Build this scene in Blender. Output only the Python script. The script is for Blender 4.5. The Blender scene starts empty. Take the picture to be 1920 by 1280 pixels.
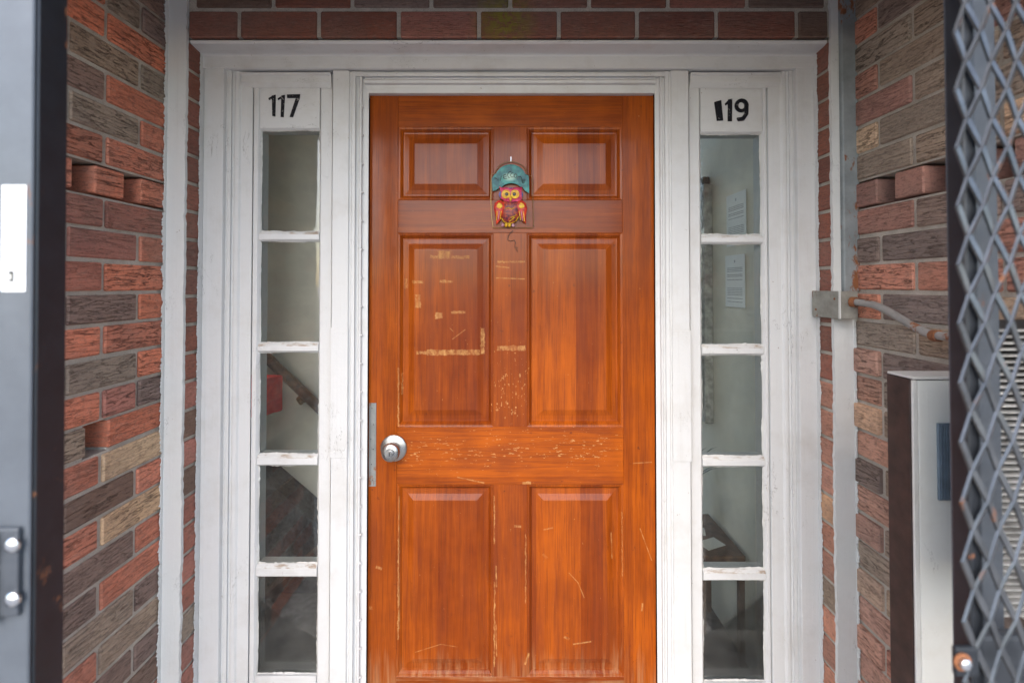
import bpy, bmesh, math, random
from mathutils import Vector, Matrix
R = math.radians
random.seed(7)
SC = bpy.context.scene
COL = SC.collection

# ------------------------------------------------------------------ camera
EYE = 1.45
F = 853.0                       # focal length in photo pixels (16 mm on a 36 mm sensor, 1920 px)
PPX, PPY = 955.0, 519.0         # principal point (the photograph is perspective corrected = lens shift)
TH = R(0.9)                     # slight upward pitch
cam_d = bpy.data.cameras.new('camera')
cam = bpy.data.objects.new('camera', cam_d); COL.objects.link(cam)
cam.location = (0, 0, EYE)
cam.rotation_euler = (R(90) + TH, 0, 0)
cam_d.sensor_width = 36.0
cam_d.lens = F * 36.0 / 1920.0
cam_d.shift_x = (960 - PPX) / 1920.0
cam_d.shift_y = -(640 - PPY) / 1920.0
cam_d.clip_start = 0.02
cam_d.clip_end = 2000
cam_d.dof.use_dof = True
cam_d.dof.focus_distance = 1.45
cam_d.dof.aperture_fstop = 2.2
SC.camera = cam

# ------------------------------------------------------------------ world, sun, exposure
w = bpy.data.worlds.new('World'); SC.world = w; w.use_nodes = True
wn = w.node_tree; wn.nodes.clear()
wo = wn.nodes.new('ShaderNodeOutputWorld'); bg = wn.nodes.new('ShaderNodeBackground')
sky = wn.nodes.new('ShaderNodeTexSky'); sky.sky_type = 'NISHITA'; sky.sun_disc = False
SUN_EL, SUN_AZ = 40.0, 192.0       # veiled sun behind the camera and a little to its left
sky.sun_elevation = R(SUN_EL); sky.sun_rotation = R(SUN_AZ)
sky.air_density = 1.0; sky.dust_density = 1.8; sky.ozone_density = 1.0
bg.inputs[1].default_value = 0.15
wn.links.new(sky.outputs[0], bg.inputs[0]); wn.links.new(bg.outputs[0], wo.inputs[0])
sun_d = bpy.data.lights.new('sun', 'SUN'); sun_d.energy = 0.5; sun_d.angle = R(70)
sun_d.color = (1.0, 0.985, 0.96)
sun = bpy.data.objects.new('sun', sun_d); COL.objects.link(sun)
sdir = Vector((math.sin(R(SUN_AZ)) * math.cos(R(SUN_EL)), math.cos(R(SUN_AZ)) * math.cos(R(SUN_EL)), math.sin(R(SUN_EL))))
sun.rotation_euler = (-sdir).to_track_quat('-Z', 'Y').to_euler()
sun.location = sdir * 30
vs = SC.view_settings
vs.view_transform = 'Standard'; vs.look = 'None'; vs.gamma = 1.0; vs.use_curve_mapping = False
vs.exposure = 1.80
SC.render.engine = 'CYCLES'
cy = SC.cycles
cy.use_denoising = True
cy.use_adaptive_sampling = True; cy.adaptive_threshold = 0.02
cy.max_bounces = 8; cy.diffuse_bounces = 5; cy.glossy_bounces = 4; cy.transparent_max_bounces = 12
cy.caustics_reflective = False; cy.caustics_refractive = False
cy.sample_clamp_indirect = 6.0

# ------------------------------------------------------------------ pixel -> place
def P(px, py, d):
    u = (px - PPX) / F; v = (PPY - py) / F
    fw = math.cos(TH) - v * math.sin(TH); up = v * math.cos(TH) + math.sin(TH)
    k = d / fw
    return Vector((u * k, d, EYE + up * k))
def fx(px, d, py=640): return P(px, py, d).x
def fz(py, d): return P(960, py, d).z

# ------------------------------------------------------------------ mesh helpers
class MB:
    def __init__(s): s.v = []; s.f = []
    def poly(s, pts, faces):
        b = len(s.v); s.v += [tuple(p) for p in pts]; s.f += [tuple(i + b for i in f) for f in faces]; return s
    def box(s, x0, x1, y0, y1, z0, z1):
        x0, x1 = sorted((x0, x1)); y0, y1 = sorted((y0, y1)); z0, z1 = sorted((z0, z1))
        return s.poly([(x0,y0,z0),(x1,y0,z0),(x1,y1,z0),(x0,y1,z0),(x0,y0,z1),(x1,y0,z1),(x1,y1,z1),(x0,y1,z1)],
                      [(0,3,2,1),(4,5,6,7),(0,1,5,4),(1,2,6,5),(2,3,7,6),(3,0,4,7)])
    def extrude(s, prof, axis, a, b):
        """prof: closed 2-D polygon; axis 'z': (x,y) swept in z; 'x': (y,z) swept in x; 'y': (x,z) swept in y"""
        def mk(p, t):
            return {'z': (p[0], p[1], t), 'x': (t, p[0], p[1]), 'y': (p[0], t, p[1])}[axis]
        n = len(prof)
        pts = [mk(p, a) for p in prof] + [mk(p, b) for p in prof]
        fs = [(i, (i + 1) % n, n + (i + 1) % n, n + i) for i in range(n)]
        fs += [tuple(range(n - 1, -1, -1)), tuple(range(n, 2 * n))]
        return s.poly(pts, fs)
    def tube(s, pts, r, n=8, cap=True):
        pts = [Vector(p) for p in pts]; rr = r if isinstance(r, (list, tuple)) else [r] * len(pts)
        b = len(s.v); up = Vector((0.3, 0.2, 1)).normalized(); prev = None
        for i, p in enumerate(pts):
            t = (pts[min(i + 1, len(pts) - 1)] - pts[max(i - 1, 0)]).normalized()
            if prev is None:
                a = t.cross(up)
                if a.length < 1e-3: a = t.cross(Vector((1, 0, 0)))
            else:
                a = prev - t * prev.dot(t)
            a.normalize(); prev = a; c = t.cross(a)
            for k in range(n):
                an = 2 * math.pi * k / n
                s.v.append(tuple(p + (a * math.cos(an) + c * math.sin(an)) * rr[i]))
        m = len(pts)
        for i in range(m - 1):
            for k in range(n):
                s.f.append((b + i*n + k, b + i*n + (k+1) % n, b + (i+1)*n + (k+1) % n, b + (i+1)*n + k))
        if cap:
            s.f.append(tuple(b + k for k in range(n - 1, -1, -1))); s.f.append(tuple(b + (m-1)*n + k for k in range(n)))
        return s
    def lathe(s, c, axis, prof, n=32):
        """prof: (radius, distance along axis) list; axis a unit vector"""
        c = Vector(c); ax = Vector(axis).normalized(); a = ax.orthogonal().normalized(); e = ax.cross(a)
        b = len(s.v)
        for r, t in prof:
            for k in range(n):
                an = 2 * math.pi * k / n
                s.v.append(tuple(c + ax * t + (a * math.cos(an) + e * math.sin(an)) * r))
        for i in range(len(prof) - 1):
            for k in range(n):
                s.f.append((b + i*n + k, b + i*n + (k+1) % n, b + (i+1)*n + (k+1) % n, b + (i+1)*n + k))
        s.f.append(tuple(b + k for k in range(n - 1, -1, -1))); s.f.append(tuple(b + (len(prof)-1)*n + k for k in range(n)))
        return s
    def mesh(s, name, bevel=0, seg=1, smooth=False):
        me = bpy.data.meshes.new(name)
        bm = bmesh.new()
        vs_ = [bm.verts.new(p) for p in s.v]
        for f in s.f:
            try: bm.faces.new([vs_[i] for i in f])
            except ValueError: pass
        bmesh.ops.recalc_face_normals(bm, faces=bm.faces)
        if bevel:
            es = [e for e in bm.edges if len(e.link_faces) == 2 and e.calc_face_angle(0) > 0.5]
            bmesh.ops.bevel(bm, geom=es, offset=bevel, segments=seg, affect='EDGES', profile=0.6, clamp_overlap=True)
        bm.to_mesh(me); bm.free()
        if smooth:
            for p in me.polygons: p.use_smooth = True
            try: me.set_sharp_from_angle(angle=R(38))
            except Exception: pass
        return me
    def build(s, name, mat, parent=None, bevel=0, seg=1, smooth=False):
        o = bpy.data.objects.new(name, s.mesh(name, bevel, seg, smooth)); COL.objects.link(o)
        if mat: o.data.materials.append(mat)
        if parent: attach(o, parent)
        return o
def attach(o, parent):
    o.parent = parent
    o.matrix_parent_inverse = root_matrix(parent).inverted()
def root_matrix(o):
    m = Matrix.LocRotScale(o.location, o.rotation_euler, o.scale)
    return root_matrix(o.parent) @ o.matrix_parent_inverse @ m if o.parent else m
def tag(o, label=None, cat=None, group=None, kind=None):
    if label: o['label'] = label
    if cat: o['category'] = cat
    if group: o['group'] = group
    if kind: o['kind'] = kind
    return o
def thing(name, loc, label, cat, group=None):
    o = bpy.data.objects.new(name, None); COL.objects.link(o); o.location = loc
    o.empty_display_size = 0.05
    return tag(o, label, cat, group, 'thing')

# ------------------------------------------------------------------ node helpers
class M:
    def __init__(s, name, color=(0.5,0.5,0.5), rough=0.5, metal=0.0, spec=0.5):
        s.m = bpy.data.materials.new(name); s.m.use_nodes = True
        s.nt = s.m.node_tree; s.b = s.nt.nodes['Principled BSDF']; s.out = s.nt.nodes['Material Output']
        s.set('Base Color', (*color, 1)); s.set('Roughness', rough); s.set('Metallic', metal); s.set('Specular IOR Level', spec)
    def set(s, k, v):
        if isinstance(v, bpy.types.NodeSocket): s.nt.links.new(v, s.b.inputs[k])
        else: s.b.inputs[k].default_value = v
    def n(s, t): return s.nt.nodes.new('ShaderNode' + t)
    def inp(s, sock, v):
        if isinstance(v, bpy.types.NodeSocket): s.nt.links.new(v, sock)
        elif v is not None: sock.default_value = v
    def pos(s): return s.n('NewGeometry').outputs['Position']
    def obj(s): return s.n('TexCoord').outputs['Object']
    def onormal(s): return s.n('TexCoord').outputs['Normal']
    def info(s, k): return s.n('ObjectInfo').outputs[k]
    def vm(s, op, a, b=None):
        x = s.n('VectorMath'); x.operation = op; s.inp(x.inputs[0], a)
        if b is not None: s.inp(x.inputs[1] if op != 'SCALE' else x.inputs[3], b)
        return x.outputs['Value'] if op in ('DOT_PRODUCT', 'LENGTH', 'DISTANCE') else x.outputs[0]
    def ma(s, op, a, b=None, c=None, clamp=False):
        x = s.n('Math'); x.operation = op; x.use_clamp = clamp
        s.inp(x.inputs[0], a); s.inp(x.inputs[1], b)
        if c is not None: s.inp(x.inputs[2], c)
        return x.outputs[0]
    def sep(s, v):
        x = s.n('SeparateXYZ'); s.inp(x.inputs[0], v); return x.outputs
    def noise(s, vec, scale, detail=3, rough=0.55, dist=0.0, color=False):
        x = s.n('TexNoise'); s.inp(x.inputs['Vector'], vec); x.inputs['Scale'].default_value = scale
        x.inputs['Detail'].default_value = detail; x.inputs['Roughness'].default_value = rough; x.inputs['Distortion'].default_value = dist
        return x.outputs['Color' if color else 'Fac']
    def wnoise(s, v, dim='1D'):
        x = s.n('TexWhiteNoise'); x.noise_dimensions = dim
        s.inp(x.inputs['W' if dim == '1D' else 'Vector'], v); return x.outputs['Value']
    def rng(s, v, a, b, c=0.0, d=1.0, smooth=False):
        x = s.n('MapRange'); x.interpolation_type = 'SMOOTHSTEP' if smooth else 'LINEAR'
        s.inp(x.inputs[0], v)
        for i, q in enumerate((a, b, c, d)): s.inp(x.inputs[1 + i], q)
        return x.outputs[0]
    def mix(s, f, a, b, mode='MIX'):
        x = s.n('Mix'); x.data_type = 'RGBA'; x.blend_type = mode
        s.inp(x.inputs[0], f)
        s.inp(x.inputs[6], a if isinstance(a, bpy.types.NodeSocket) else (*a, 1)); s.inp(x.inputs[7], b if isinstance(b, bpy.types.NodeSocket) else (*b, 1))
        return x.outputs[2]
    def bump(s, h, strength=0.5, dist=0.002):
        x = s.n('Bump'); x.inputs['Strength'].default_value = strength; x.inputs['Distance'].default_value = dist
        s.inp(x.inputs['Height'], h); s.set('Normal', x.outputs[0]); return x
    def str(s, vec, sc):    # stretched coordinates
        return s.vm('MULTIPLY', vec, sc)

def simple(name, color, rough=0.5, metal=0.0, var=0.12, scale=30, bump=0.0):
    m = M(name, color, rough, metal)
    n1 = m.noise(m.pos(), scale, 4)
    c2 = tuple(max(0, c * (1 - 2.2 * var)) for c in color); c3 = tuple(min(1, c * (1 + var)) for c in color)
    m.set('Base Color', m.mix(m.rng(n1, 0.3, 0.7), c2, c3))
    m.set('Roughness', m.rng(m.noise(m.pos(), scale * 0.6, 3), 0.3, 0.7, max(0.05, rough - 0.1), min(1, rough + 0.12)))
    if bump: m.bump(m.noise(m.pos(), scale * 3, 4), bump, 0.001)
    return m.m

# ------------------------------------------------------------------ materials
WD1 = 1.35
def mat_brick(name, crackscale=1.0, crackstr=1.0):
    m = M(name, rough=0.85, spec=0.25)
    rnd = m.info('Random'); oc = m.info('Color')
    base = m.vm('ADD', m.obj(), m.vm('SCALE', (31.0, 17.0, 53.0), rnd))
    face = m.rng(m.ma('ABSOLUTE', m.sep(m.onormal())[1]), 0.4, 0.7)
    st = m.vm('SCALE', m.str(base, (10 * crackscale, 20, 78 * crackscale)), m.rng(rnd, 0, 1, 0.75, 1.45))
    n1 = m.noise(st, 1.0, 3, 0.6, 0.45)
    ridge = m.ma('ABSOLUTE', m.ma('SUBTRACT', n1, 0.5))
    crack = m.ma('MULTIPLY', m.rng(ridge, 0.004, 0.028, 1.0, 0.0), face)
    patch = m.rng(m.noise(base, 30, 2), 0.30, 0.46)
    crack = m.ma('MULTIPLY', m.ma('MULTIPLY', crack, patch), m.rng(m.wnoise(m.ma('MULTIPLY', rnd, 913.7)), 0, 1, crackstr * 0.3, crackstr))
    big = m.noise(m.str(base, (9, 20, 22)), 1.0, 4, 0.6)
    fine = m.noise(base, 380, 2)
    c = m.mix(m.rng(big, 0.35, 0.75), oc, (0.80, 0.78, 0.80), 'MULTIPLY')
    c = m.mix(m.rng(fine, 0.3, 0.7, 0.0, 0.18), c, (0.10, 0.07, 0.055))
    # sandy lighter bloom on high spots, tiny lime flecks
    c = m.mix(m.rng(m.noise(m.str(base, (30, 40, 110)), 1.0, 3), 0.56, 0.72, 0, 0.22), c, (0.42, 0.31, 0.24))
    c = m.mix(m.rng(m.noise(base, 95, 3, 0.7), 0.72, 0.76, 0, 0.7), c, (0.55, 0.51, 0.46))
    # soot and weathering that runs on from brick to brick
    wp = m.pos()
    c = m.mix(m.rng(m.noise(wp, 3.4, 4, 0.65), 0.42, 0.72, 0.0, 0.55), c, (0.20, 0.155, 0.13))
    c = m.mix(m.rng(m.noise(m.str(base, (70, 60, 190)), 1, 3, 0.7), 0.50, 0.66, 0, 0.5), c, (0.11, 0.075, 0.06))
    c = m.mix(m.ma('MULTIPLY', crack, m.rng(m.noise(base, 60, 2), 0.35, 0.65, 0.22, 0.80)), c, (0.042, 0.028, 0.022))
    c = m.mix(m.rng(m.noise(base, 170, 3, 0.75), 0.60, 0.70, 0, 0.55), c, (0.09, 0.06, 0.048))
    ms = m.vm('DISTANCE', wp, tuple(P(945, 38, WD1)))
    c = m.mix(m.ma('MULTIPLY', m.rng(ms, 0.02, 0.11, 1, 0), m.rng(m.noise(wp, 70, 4, 0.7), 0.36, 0.54, 0, 0.9)), c, (0.22, 0.20, 0.03))
    m.set('Base Color', c)
    h = m.ma('SUBTRACT', m.ma('ADD', m.ma('MULTIPLY', fine, 0.22), m.ma('MULTIPLY', m.ma('MULTIPLY', m.noise(st, 2.1, 3), 0.55), face)), m.ma('MULTIPLY', crack, 0.7))
    m.bump(h, 1.0, 0.006)
    return m.m
BRICK = mat_brick('brick_rustic')
BRICK_S = mat_brick('brick_sanded', 2.2, 0.22)

def mat_mortar():
    m = M('mortar', rough=0.95, spec=0.15)
    p = m.pos()
    c = m.mix(m.rng(m.noise(p, 22, 4), 0.3, 0.7), (0.41, 0.37, 0.31), (0.56, 0.51, 0.44))
    c = m.mix(m.rng(m.noise(p, 420, 2), 0.5, 0.75, 0, 0.6), c, (0.17, 0.145, 0.12))
    m.set('Base Color', c); m.bump(m.noise(p, 260, 4, 0.7), 0.9, 0.003)
    return m.m
MORTAR = mat_mortar()

def mat_white(name, col=(0.60, 0.60, 0.595), vertical=True, dirt=1.0, rough=0.42):
    m = M(name, col, rough)
    p = m.pos()
    sc = (110, 110, 3.5) if vertical else (3.5, 110, 110)
    brush = m.noise(m.str(p, sc), 1.0, 3, 0.6)
    lump = m.noise(p, 38, 4, 0.6)
    d = m.rng(m.noise(p, 7, 5, 0.68), 0.50, 0.78, 0, 0.42 * dirt)
    c = m.mix(d, col, tuple(q * k for q, k in zip(col, (0.72, 0.67, 0.60))))
    # grime caught in brush marks
    c = m.mix(m.rng(brush, 0.60, 0.80, 0, 0.22 * dirt), c, (0.40, 0.37, 0.33))
    # hairline paint cracks in patches
    cn = m.noise(m.str(p, (16, 16, 7) if vertical else (7, 16, 16)), 1.0, 5, 0.62, 0.6)
    cr = m.rng(m.ma('ABSOLUTE', m.ma('SUBTRACT', cn, 0.5)), 0.0, 0.0045, 1, 0)
    cp = m.rng(m.noise(p, 4.6, 3), 0.57, 0.66)
    crk = m.ma('MULTIPLY', cr, cp)
    c = m.mix(m.ma('MULTIPLY', crk, min(1, 0.85 * dirt)), c, (0.10, 0.085, 0.07))
    # chips down to old wood and specks
    ch = m.rng(m.noise(p, 62, 3, 0.65), 0.735, 0.75)
    c = m.mix(m.ma('MULTIPLY', ch, 0.75 * dirt), c, (0.22, 0.15, 0.10))
    m.set('Base Color', c)
    h = m.ma('ADD', m.ma('MULTIPLY', brush, 0.45), m.ma('MULTIPLY', lump, 0.9))
    m.bump(h, 0.5, 0.0022)
    m.set('Roughness', m.rng(lump, 0.3, 0.7, rough - 0.08, rough + 0.16))
    return m.m
WHITE_V = mat_white('white_paint_upright')
WHITE_H = mat_white('white_paint_level', vertical=False, dirt=1.3)
WHITE_STRIP = mat_white('white_masonry_paint', (0.62, 0.625, 0.61), True, 0.7, 0.7)
PUTTY = mat_white('putty_paint', (0.58, 0.575, 0.55), True, 1.6, 0.6)

def mat_sill():
    m = M('flaking_muntin_top', rough=0.8)
    p = m.pos()
    c = m.mix(m.rng(m.noise(m.str(p, (20, 60, 60)), 1, 4, 0.7), 0.36, 0.50), (0.34, 0.27, 0.21), (0.57, 0.565, 0.55))
    m.set('Base Color', c); m.bump(m.noise(p, 160, 4), 0.7, 0.002); return m.m
FLAKE = mat_sill()

# door wear: tan chips and scratches with shapes of their own, in door-face metres
DOOR_D = 1.47
WEAR = []   # cx, cz, hx, hz, angle
def wear_box(x0, y0, x1, y1):
    a = P(x0, y0, DOOR_D); b = P(x1, y1, DOOR_D)
    WEAR.append(((a.x + b.x) / 2, (a.z + b.z) / 2, abs(b.x - a.x) / 2, abs(b.z - a.z) / 2, 0.0))
def wear_line(x0, y0, x1, y1, wpx=1.6):
    a = P(x0, y0, DOOR_D); b = P(x1, y1, DOOR_D)
    L = math.hypot(b.x - a.x, b.z - a.z)
    WEAR.append(((a.x + b.x) / 2, (a.z + b.z) / 2, L / 2, wpx / 580 / 2, math.atan2(b.z - a.z, b.x - a.x)))
for q in [(820,470,845,484),(806,479,880,485),(772,526,793,531),(824,525,849,530),(757,522,762,541),(778,552,788,577),
          (816,586,829,597),(845,583,873,588),(800,656,899,666),(779,658,800,664),(932,648,985,657),(901,615,908,664),
          (933,489,984,492),(752,700,754,740)]:
    wear_box(*q)
for q in [(746,690,748,800),(926,930,928,1020),(926,1090,928,1250),(985,1000,986.5,1130),(1166,960,1167.5,1080),(746,1000,747.5,1200)]:
    wear_box(*q)
for q in [(930,499,955,502,2),(930,521,984,523,2),(848,636,872,618,1.2),(843,615,850,622,1),(1067,1075,1084,1093,1.2),(1084,1093,1096,1122,1.4),
          (1019,994,1037,990,2.5),(1075,1209,1109,1204,2.5),(778,1224,826,1209,1.2),(826,1209,857,1214,1),(964,986,977,987,4),
          (1147,1000,1149,1050,2),(1018,1040,1026,1047,4),(1187,868,1222,866,1.5),(930,1060,931,1100,2.5),(931,1230,930,1170,2),
          (748,930,747,1060,1.6),(748,1085,748,1180,1.5),(984,1245,992,1225,4),(980,905,995,905,5),(857,894,908,905,2),
          (1058,1195,1068,1200,4),(693,1139,698,1139,6),(705,1062,716,1066,5),(1205,1130,1203,1145,3),(1200,990,1222,1050,1.3)]:
    wear_line(*q)

def mat_wood(name, horiz):
    m = M(name, rough=0.42, spec=0.08)
    p = m.pos(); rnd = m.info('Random')
    s = m.sep(p)
    off = m.vm('ADD', p, m.vm('SCALE', (7.0, 3.0, 11.0), rnd))
    g = (3.2, 30, 75) if horiz else (75, 30, 3.2)
    g2 = (9, 90, 420) if horiz else (420, 90, 9)
    grain = m.noise(m.str(off, g), 1.0, 4, 0.6, 0.5)
    pore = m.noise(m.str(off, g2), 1.0, 2, 0.6)
    big = m.noise(off, 4.2, 4, 0.65)
    # glued-up boards of slightly different tone
    bd = m.wnoise(m.ma('FLOOR', m.ma('ADD', m.ma('MULTIPLY', s[2 if horiz else 0], 7.0 if horiz else 14.0), rnd)))
    t = m.ma('ADD', m.ma('MULTIPLY', grain, 0.55), m.ma('ADD', m.ma('MULTIPLY', big, 0.55), m.ma('MULTIPLY', bd, 0.30)))
    c = m.mix(m.rng(t, 0.40, 0.92), (0.13, 0.018, 0.002), (0.40, 0.086, 0.005))
    c = m.mix(m.rng(m.noise(m.str(off, (3, 3, 1.7)), 1.0, 3, 0.6), 0.46, 0.66, 0, 0.55), c, (0.19, 0.036, 0.006))
    c = m.mix(m.rng(pore, 0.50, 0.70, 0, 0.55), c, (0.10, 0.022, 0.006))
    # purple-brown water marks and handling grime
    c = m.mix(m.rng(m.noise(m.str(off, (2.2, 8, 20) if horiz else (20, 8, 2.2)), 1.0, 5, 0.68), 0.48, 0.70, 0, 0.55), c, (0.14, 0.028, 0.010))
    c = m.mix(m.rng(m.noise(p, 46, 3, 0.6), 0.70, 0.76, 0, 0.6), c, (0.075, 0.022, 0.012))
    # worn bottom: grey bleached grain low on the door
    low = m.rng(m.ma('ADD', s[2], m.ma('MULTIPLY', m.noise(m.str(off, (30, 30, 3)), 1, 4, 0.7), 0.30)), 0.30, 0.42, 1, 0)
    c = m.mix(m.ma('MULTIPLY', m.ma('MULTIPLY', low, 0.55), m.rng(grain, 0.40, 0.62)), c, (0.34, 0.22, 0.12))
    # shaped chips and scratches
    jit = m.vm('SCALE', m.vm('SUBTRACT', m.noise(p, 75, 4, 0.7, 0, True), (0.5, 0.5, 0.5)), 0.013)
    pj = m.vm('ADD', p, jit)
    best = None
    for cx, cz, hx, hz, an in WEAR:
        co, si = math.cos(an), math.sin(an)
        a = m.ma('SUBTRACT', m.ma('ABSOLUTE', m.ma('SUBTRACT', m.vm('DOT_PRODUCT', pj if an == 0 else p, (co, 0, si)), cx * co + cz * si)), hx)
        b = m.ma('SUBTRACT', m.ma('ABSOLUTE', m.ma('SUBTRACT', m.vm('DOT_PRODUCT', pj if an == 0 else p, (-si, 0, co)), -cx * si + cz * co)), hz)
        d = m.ma('MAXIMUM', a, b)
        best = d if best is None else m.ma('MINIMUM', best, d)
    ero = m.rng(m.noise(m.str(p, (90, 60, 55)), 1, 4, 0.7), 0.36, 0.62, 0.12, 0.9)
    chip = m.ma('MULTIPLY', m.rng(best, -0.0012, 0.0010, 1, 0), ero)
    # scattered small nicks, dense on the lock rail and the middle stile
    zr = m.ma('MULTIPLY', m.rng(m.ma('ABSOLUTE', m.ma('SUBTRACT', s[2], 0.92)), 0.02, 0.10, 1, 0), m.rng(m.ma('ABSOLUTE', m.ma('SUBTRACT', s[0], 0.0)), 0.30, 0.42, 1, 0))
    zs = m.ma('MULTIPLY', m.rng(m.ma('ABSOLUTE', s[0]), 0.04, 0.09, 1, 0), m.rng(m.ma('ABSOLUTE', m.ma('SUBTRACT', s[2], 1.10)), 0.05, 0.20, 1, 0))
    dens = m.ma('MAXIMUM', zr, zs)
    nk = m.noise(m.str(p, (55, 50, 190) if horiz else (150, 50, 80)), 1.0, 3, 0.62)
    nick = m.rng(nk, m.rng(dens, 0, 1, 0.735, 0.61), m.rng(dens, 0, 1, 0.755, 0.65))
    # fine white specks everywhere below eye height
    sp = m.ma('MULTIPLY', m.rng(m.noise(p, 330, 2, 0.6), 0.73, 0.78), m.rng(s[2], 1.55, 1.0))
    wearm = m.ma('MAXIMUM', m.ma('MAXIMUM', chip, m.ma('MULTIPLY', nick, 0.85)), m.ma('MULTIPLY', sp, 0.6))
    c = m.mix(m.ma('MULTIPLY', wearm, m.rng(m.noise(p, 40, 3), 0.3, 0.7, 0.45, 0.95)), c, (0.55, 0.30, 0.11))
    # dark scratches
    dk = m.noise(m.str(p, (26, 20, 26)), 1.0, 5, 0.6, 1.2)
    dks = m.ma('MULTIPLY', m.rng(m.ma('ABSOLUTE', m.ma('SUBTRACT', dk, 0.5)), 0, 0.004, 1, 0), m.rng(m.noise(p, 11, 2), 0.60, 0.68))
    c = m.mix(m.ma('MULTIPLY', dks, 0.7), c, (0.05, 0.015, 0.008))
    m.set('Base Color', c)
    m.set('Roughness', m.rng(wearm, 0, 1, 0.40, 0.75))
    m.set('Coat Weight', m.rng(m.ma('MAXIMUM', wearm, m.ma('MULTIPLY', low, 0.8)), 0, 1, 0.30, 0.02))
    m.set('Coat Roughness', m.rng(m.noise(off, 14, 4), 0.3, 0.7, 0.09, 0.20))
    m.bump(m.ma('ADD', m.ma('MULTIPLY', grain, 0.35), m.ma('MULTIPLY', pore, 0.25)), 0.28, 0.0015)
    return m.m
WOOD_V = mat_wood('varnished_wood_upright', False)
WOOD_H = mat_wood('varnished_wood_level', True)

def mat_metal(name, col, rough, var=0.25, rust=0.0, metal=1.0, scale=20):
    m = M(name, col, rough, metal)
    p = m.pos()
    n = m.noise(p, scale, 5, 0.65)
    c = m.mix(m.rng(n, 0.35, 0.7), tuple(q * (1 - var) for q in col), col)
    met = metal
    if rust:
        rm = m.rng(m.noise(m.str(p, (1, 1, 0.55)), scale * 1.1, 5, 0.7), 0.67 - 0.25 * rust, 0.73 - 0.25 * rust)
        rc = m.mix(m.noise(p, scale * 5, 3), (0.10, 0.035, 0.015), (0.34, 0.13, 0.05))
        c = m.mix(rm, c, rc)
        m.set('Metallic', m.rng(rm, 0, 1, metal, 0.0))
        m.set('Roughness', m.rng(rm, 0, 1, rough, 0.9))
    else:
        m.set('Roughness', m.rng(n, 0.3, 0.7, max(0.04, rough - 0.08), rough + 0.12))
    m.set('Base Color', c)
    m.bump(m.noise(p, scale * 9, 4), 0.15, 0.001)
    return m.m
SATIN = mat_metal('satin_steel', (0.46, 0.455, 0.445), 0.30, 0.15)
PLATE = mat_metal('dull_zinc', (0.30, 0.31, 0.30), 0.5, 0.3, 0.40, 0.4, 16)
BLACKSTEEL = mat_metal('black_steel_paint_and_shade', (0.018, 0.021, 0.026), 0.42, 0.4, 0.08, 0.0, 26)
GREYSTEEL = mat_metal('grey_painted_steel', (0.105, 0.118, 0.135), 0.38, 0.25, 0.02, 0.0, 12)
MESHSTEEL = mat_metal('expanded_steel', (0.14, 0.144, 0.15), 0.30, 0.45, 0.22, 0.6, 24)
CHANNEL = mat_metal('rusty_blue_grey_steel', (0.27, 0.30, 0.31), 0.6, 0.35, 0.62, 0.0, 14)
BOXSTEEL = mat_metal('weathered_box_steel', (0.36, 0.35, 0.31), 0.55, 0.35, 0.36, 0.35, 26)
CONDUIT = mat_metal('weathered_conduit', (0.34, 0.325, 0.31), 0.55, 0.3, 0.38, 0.1, 18)
RUST = mat_metal('rust', (0.26, 0.10, 0.05), 0.85, 0.4, 0.9, 0.0, 40)
BRASS = mat_metal('antique_brass_wire', (0.42, 0.27, 0.11), 0.4, 0.4, 0.0, 0.9, 60)
BOLT = mat_metal('bright_bolt', (0.7, 0.71, 0.73), 0.22, 0.1)
KEEP = mat_metal('dark_grey_keep', (0.09, 0.10, 0.115), 0.4, 0.3, 0.0, 0.2, 20)
DARK = simple('dark_hole', (0.015, 0.013, 0.012), 0.8)
BROWNPAINT = simple('dark_brown_paint', (0.040, 0.022, 0.018), 0.45, 0, 0.3, 26, 0.3)
CREAM = mat_white('cream_enamel', (0.70, 0.70, 0.66), True, 0.8, 0.4)
SLOT = simple('blue_grey_plastic', (0.13, 0.17, 0.21), 0.4)
NUM = None

# ================================================================== SETTING
LOBBY_W = simple('lobby_wall_paint', (0.87, 0.815, 0.69), 0.7, 0, 0.05, 6, 0.15)
LOBBY_F = simple('lobby_floor_vinyl', (0.085, 0.083, 0.085), 0.45, 0, 0.35, 34)
CONC = simple('porch_concrete', (0.36, 0.34, 0.31), 0.85, 0, 0.15, 14, 0.5)
GROUND = simple('outside_paving', (0.34, 0.33, 0.31), 0.9, 0, 0.15, 3)
SOFFIT = simple('soffit_paint', (0.42, 0.36, 0.31), 0.8, 0, 0.12, 8)
def structure(o): o['kind'] = 'structure'; return o
structure(MB().box(-400, 400, -400, 0.20, -0.40, -0.16).build('ground', GROUND))
structure(MB().box(-1.4, 1.4, 0.203, 1.50, -0.16, -0.02).build('porch_floor', CONC, bevel=0.01))
structure(MB().box(-1.6, 1.6, 0.503, 1.60, 2.42, 2.70).build('porch_ceiling', SOFFIT))
structure(MB().box(-1.6, 1.6, 0.42, 0.50, 2.24, 2.70).build('porch_header', SOFFIT))
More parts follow.
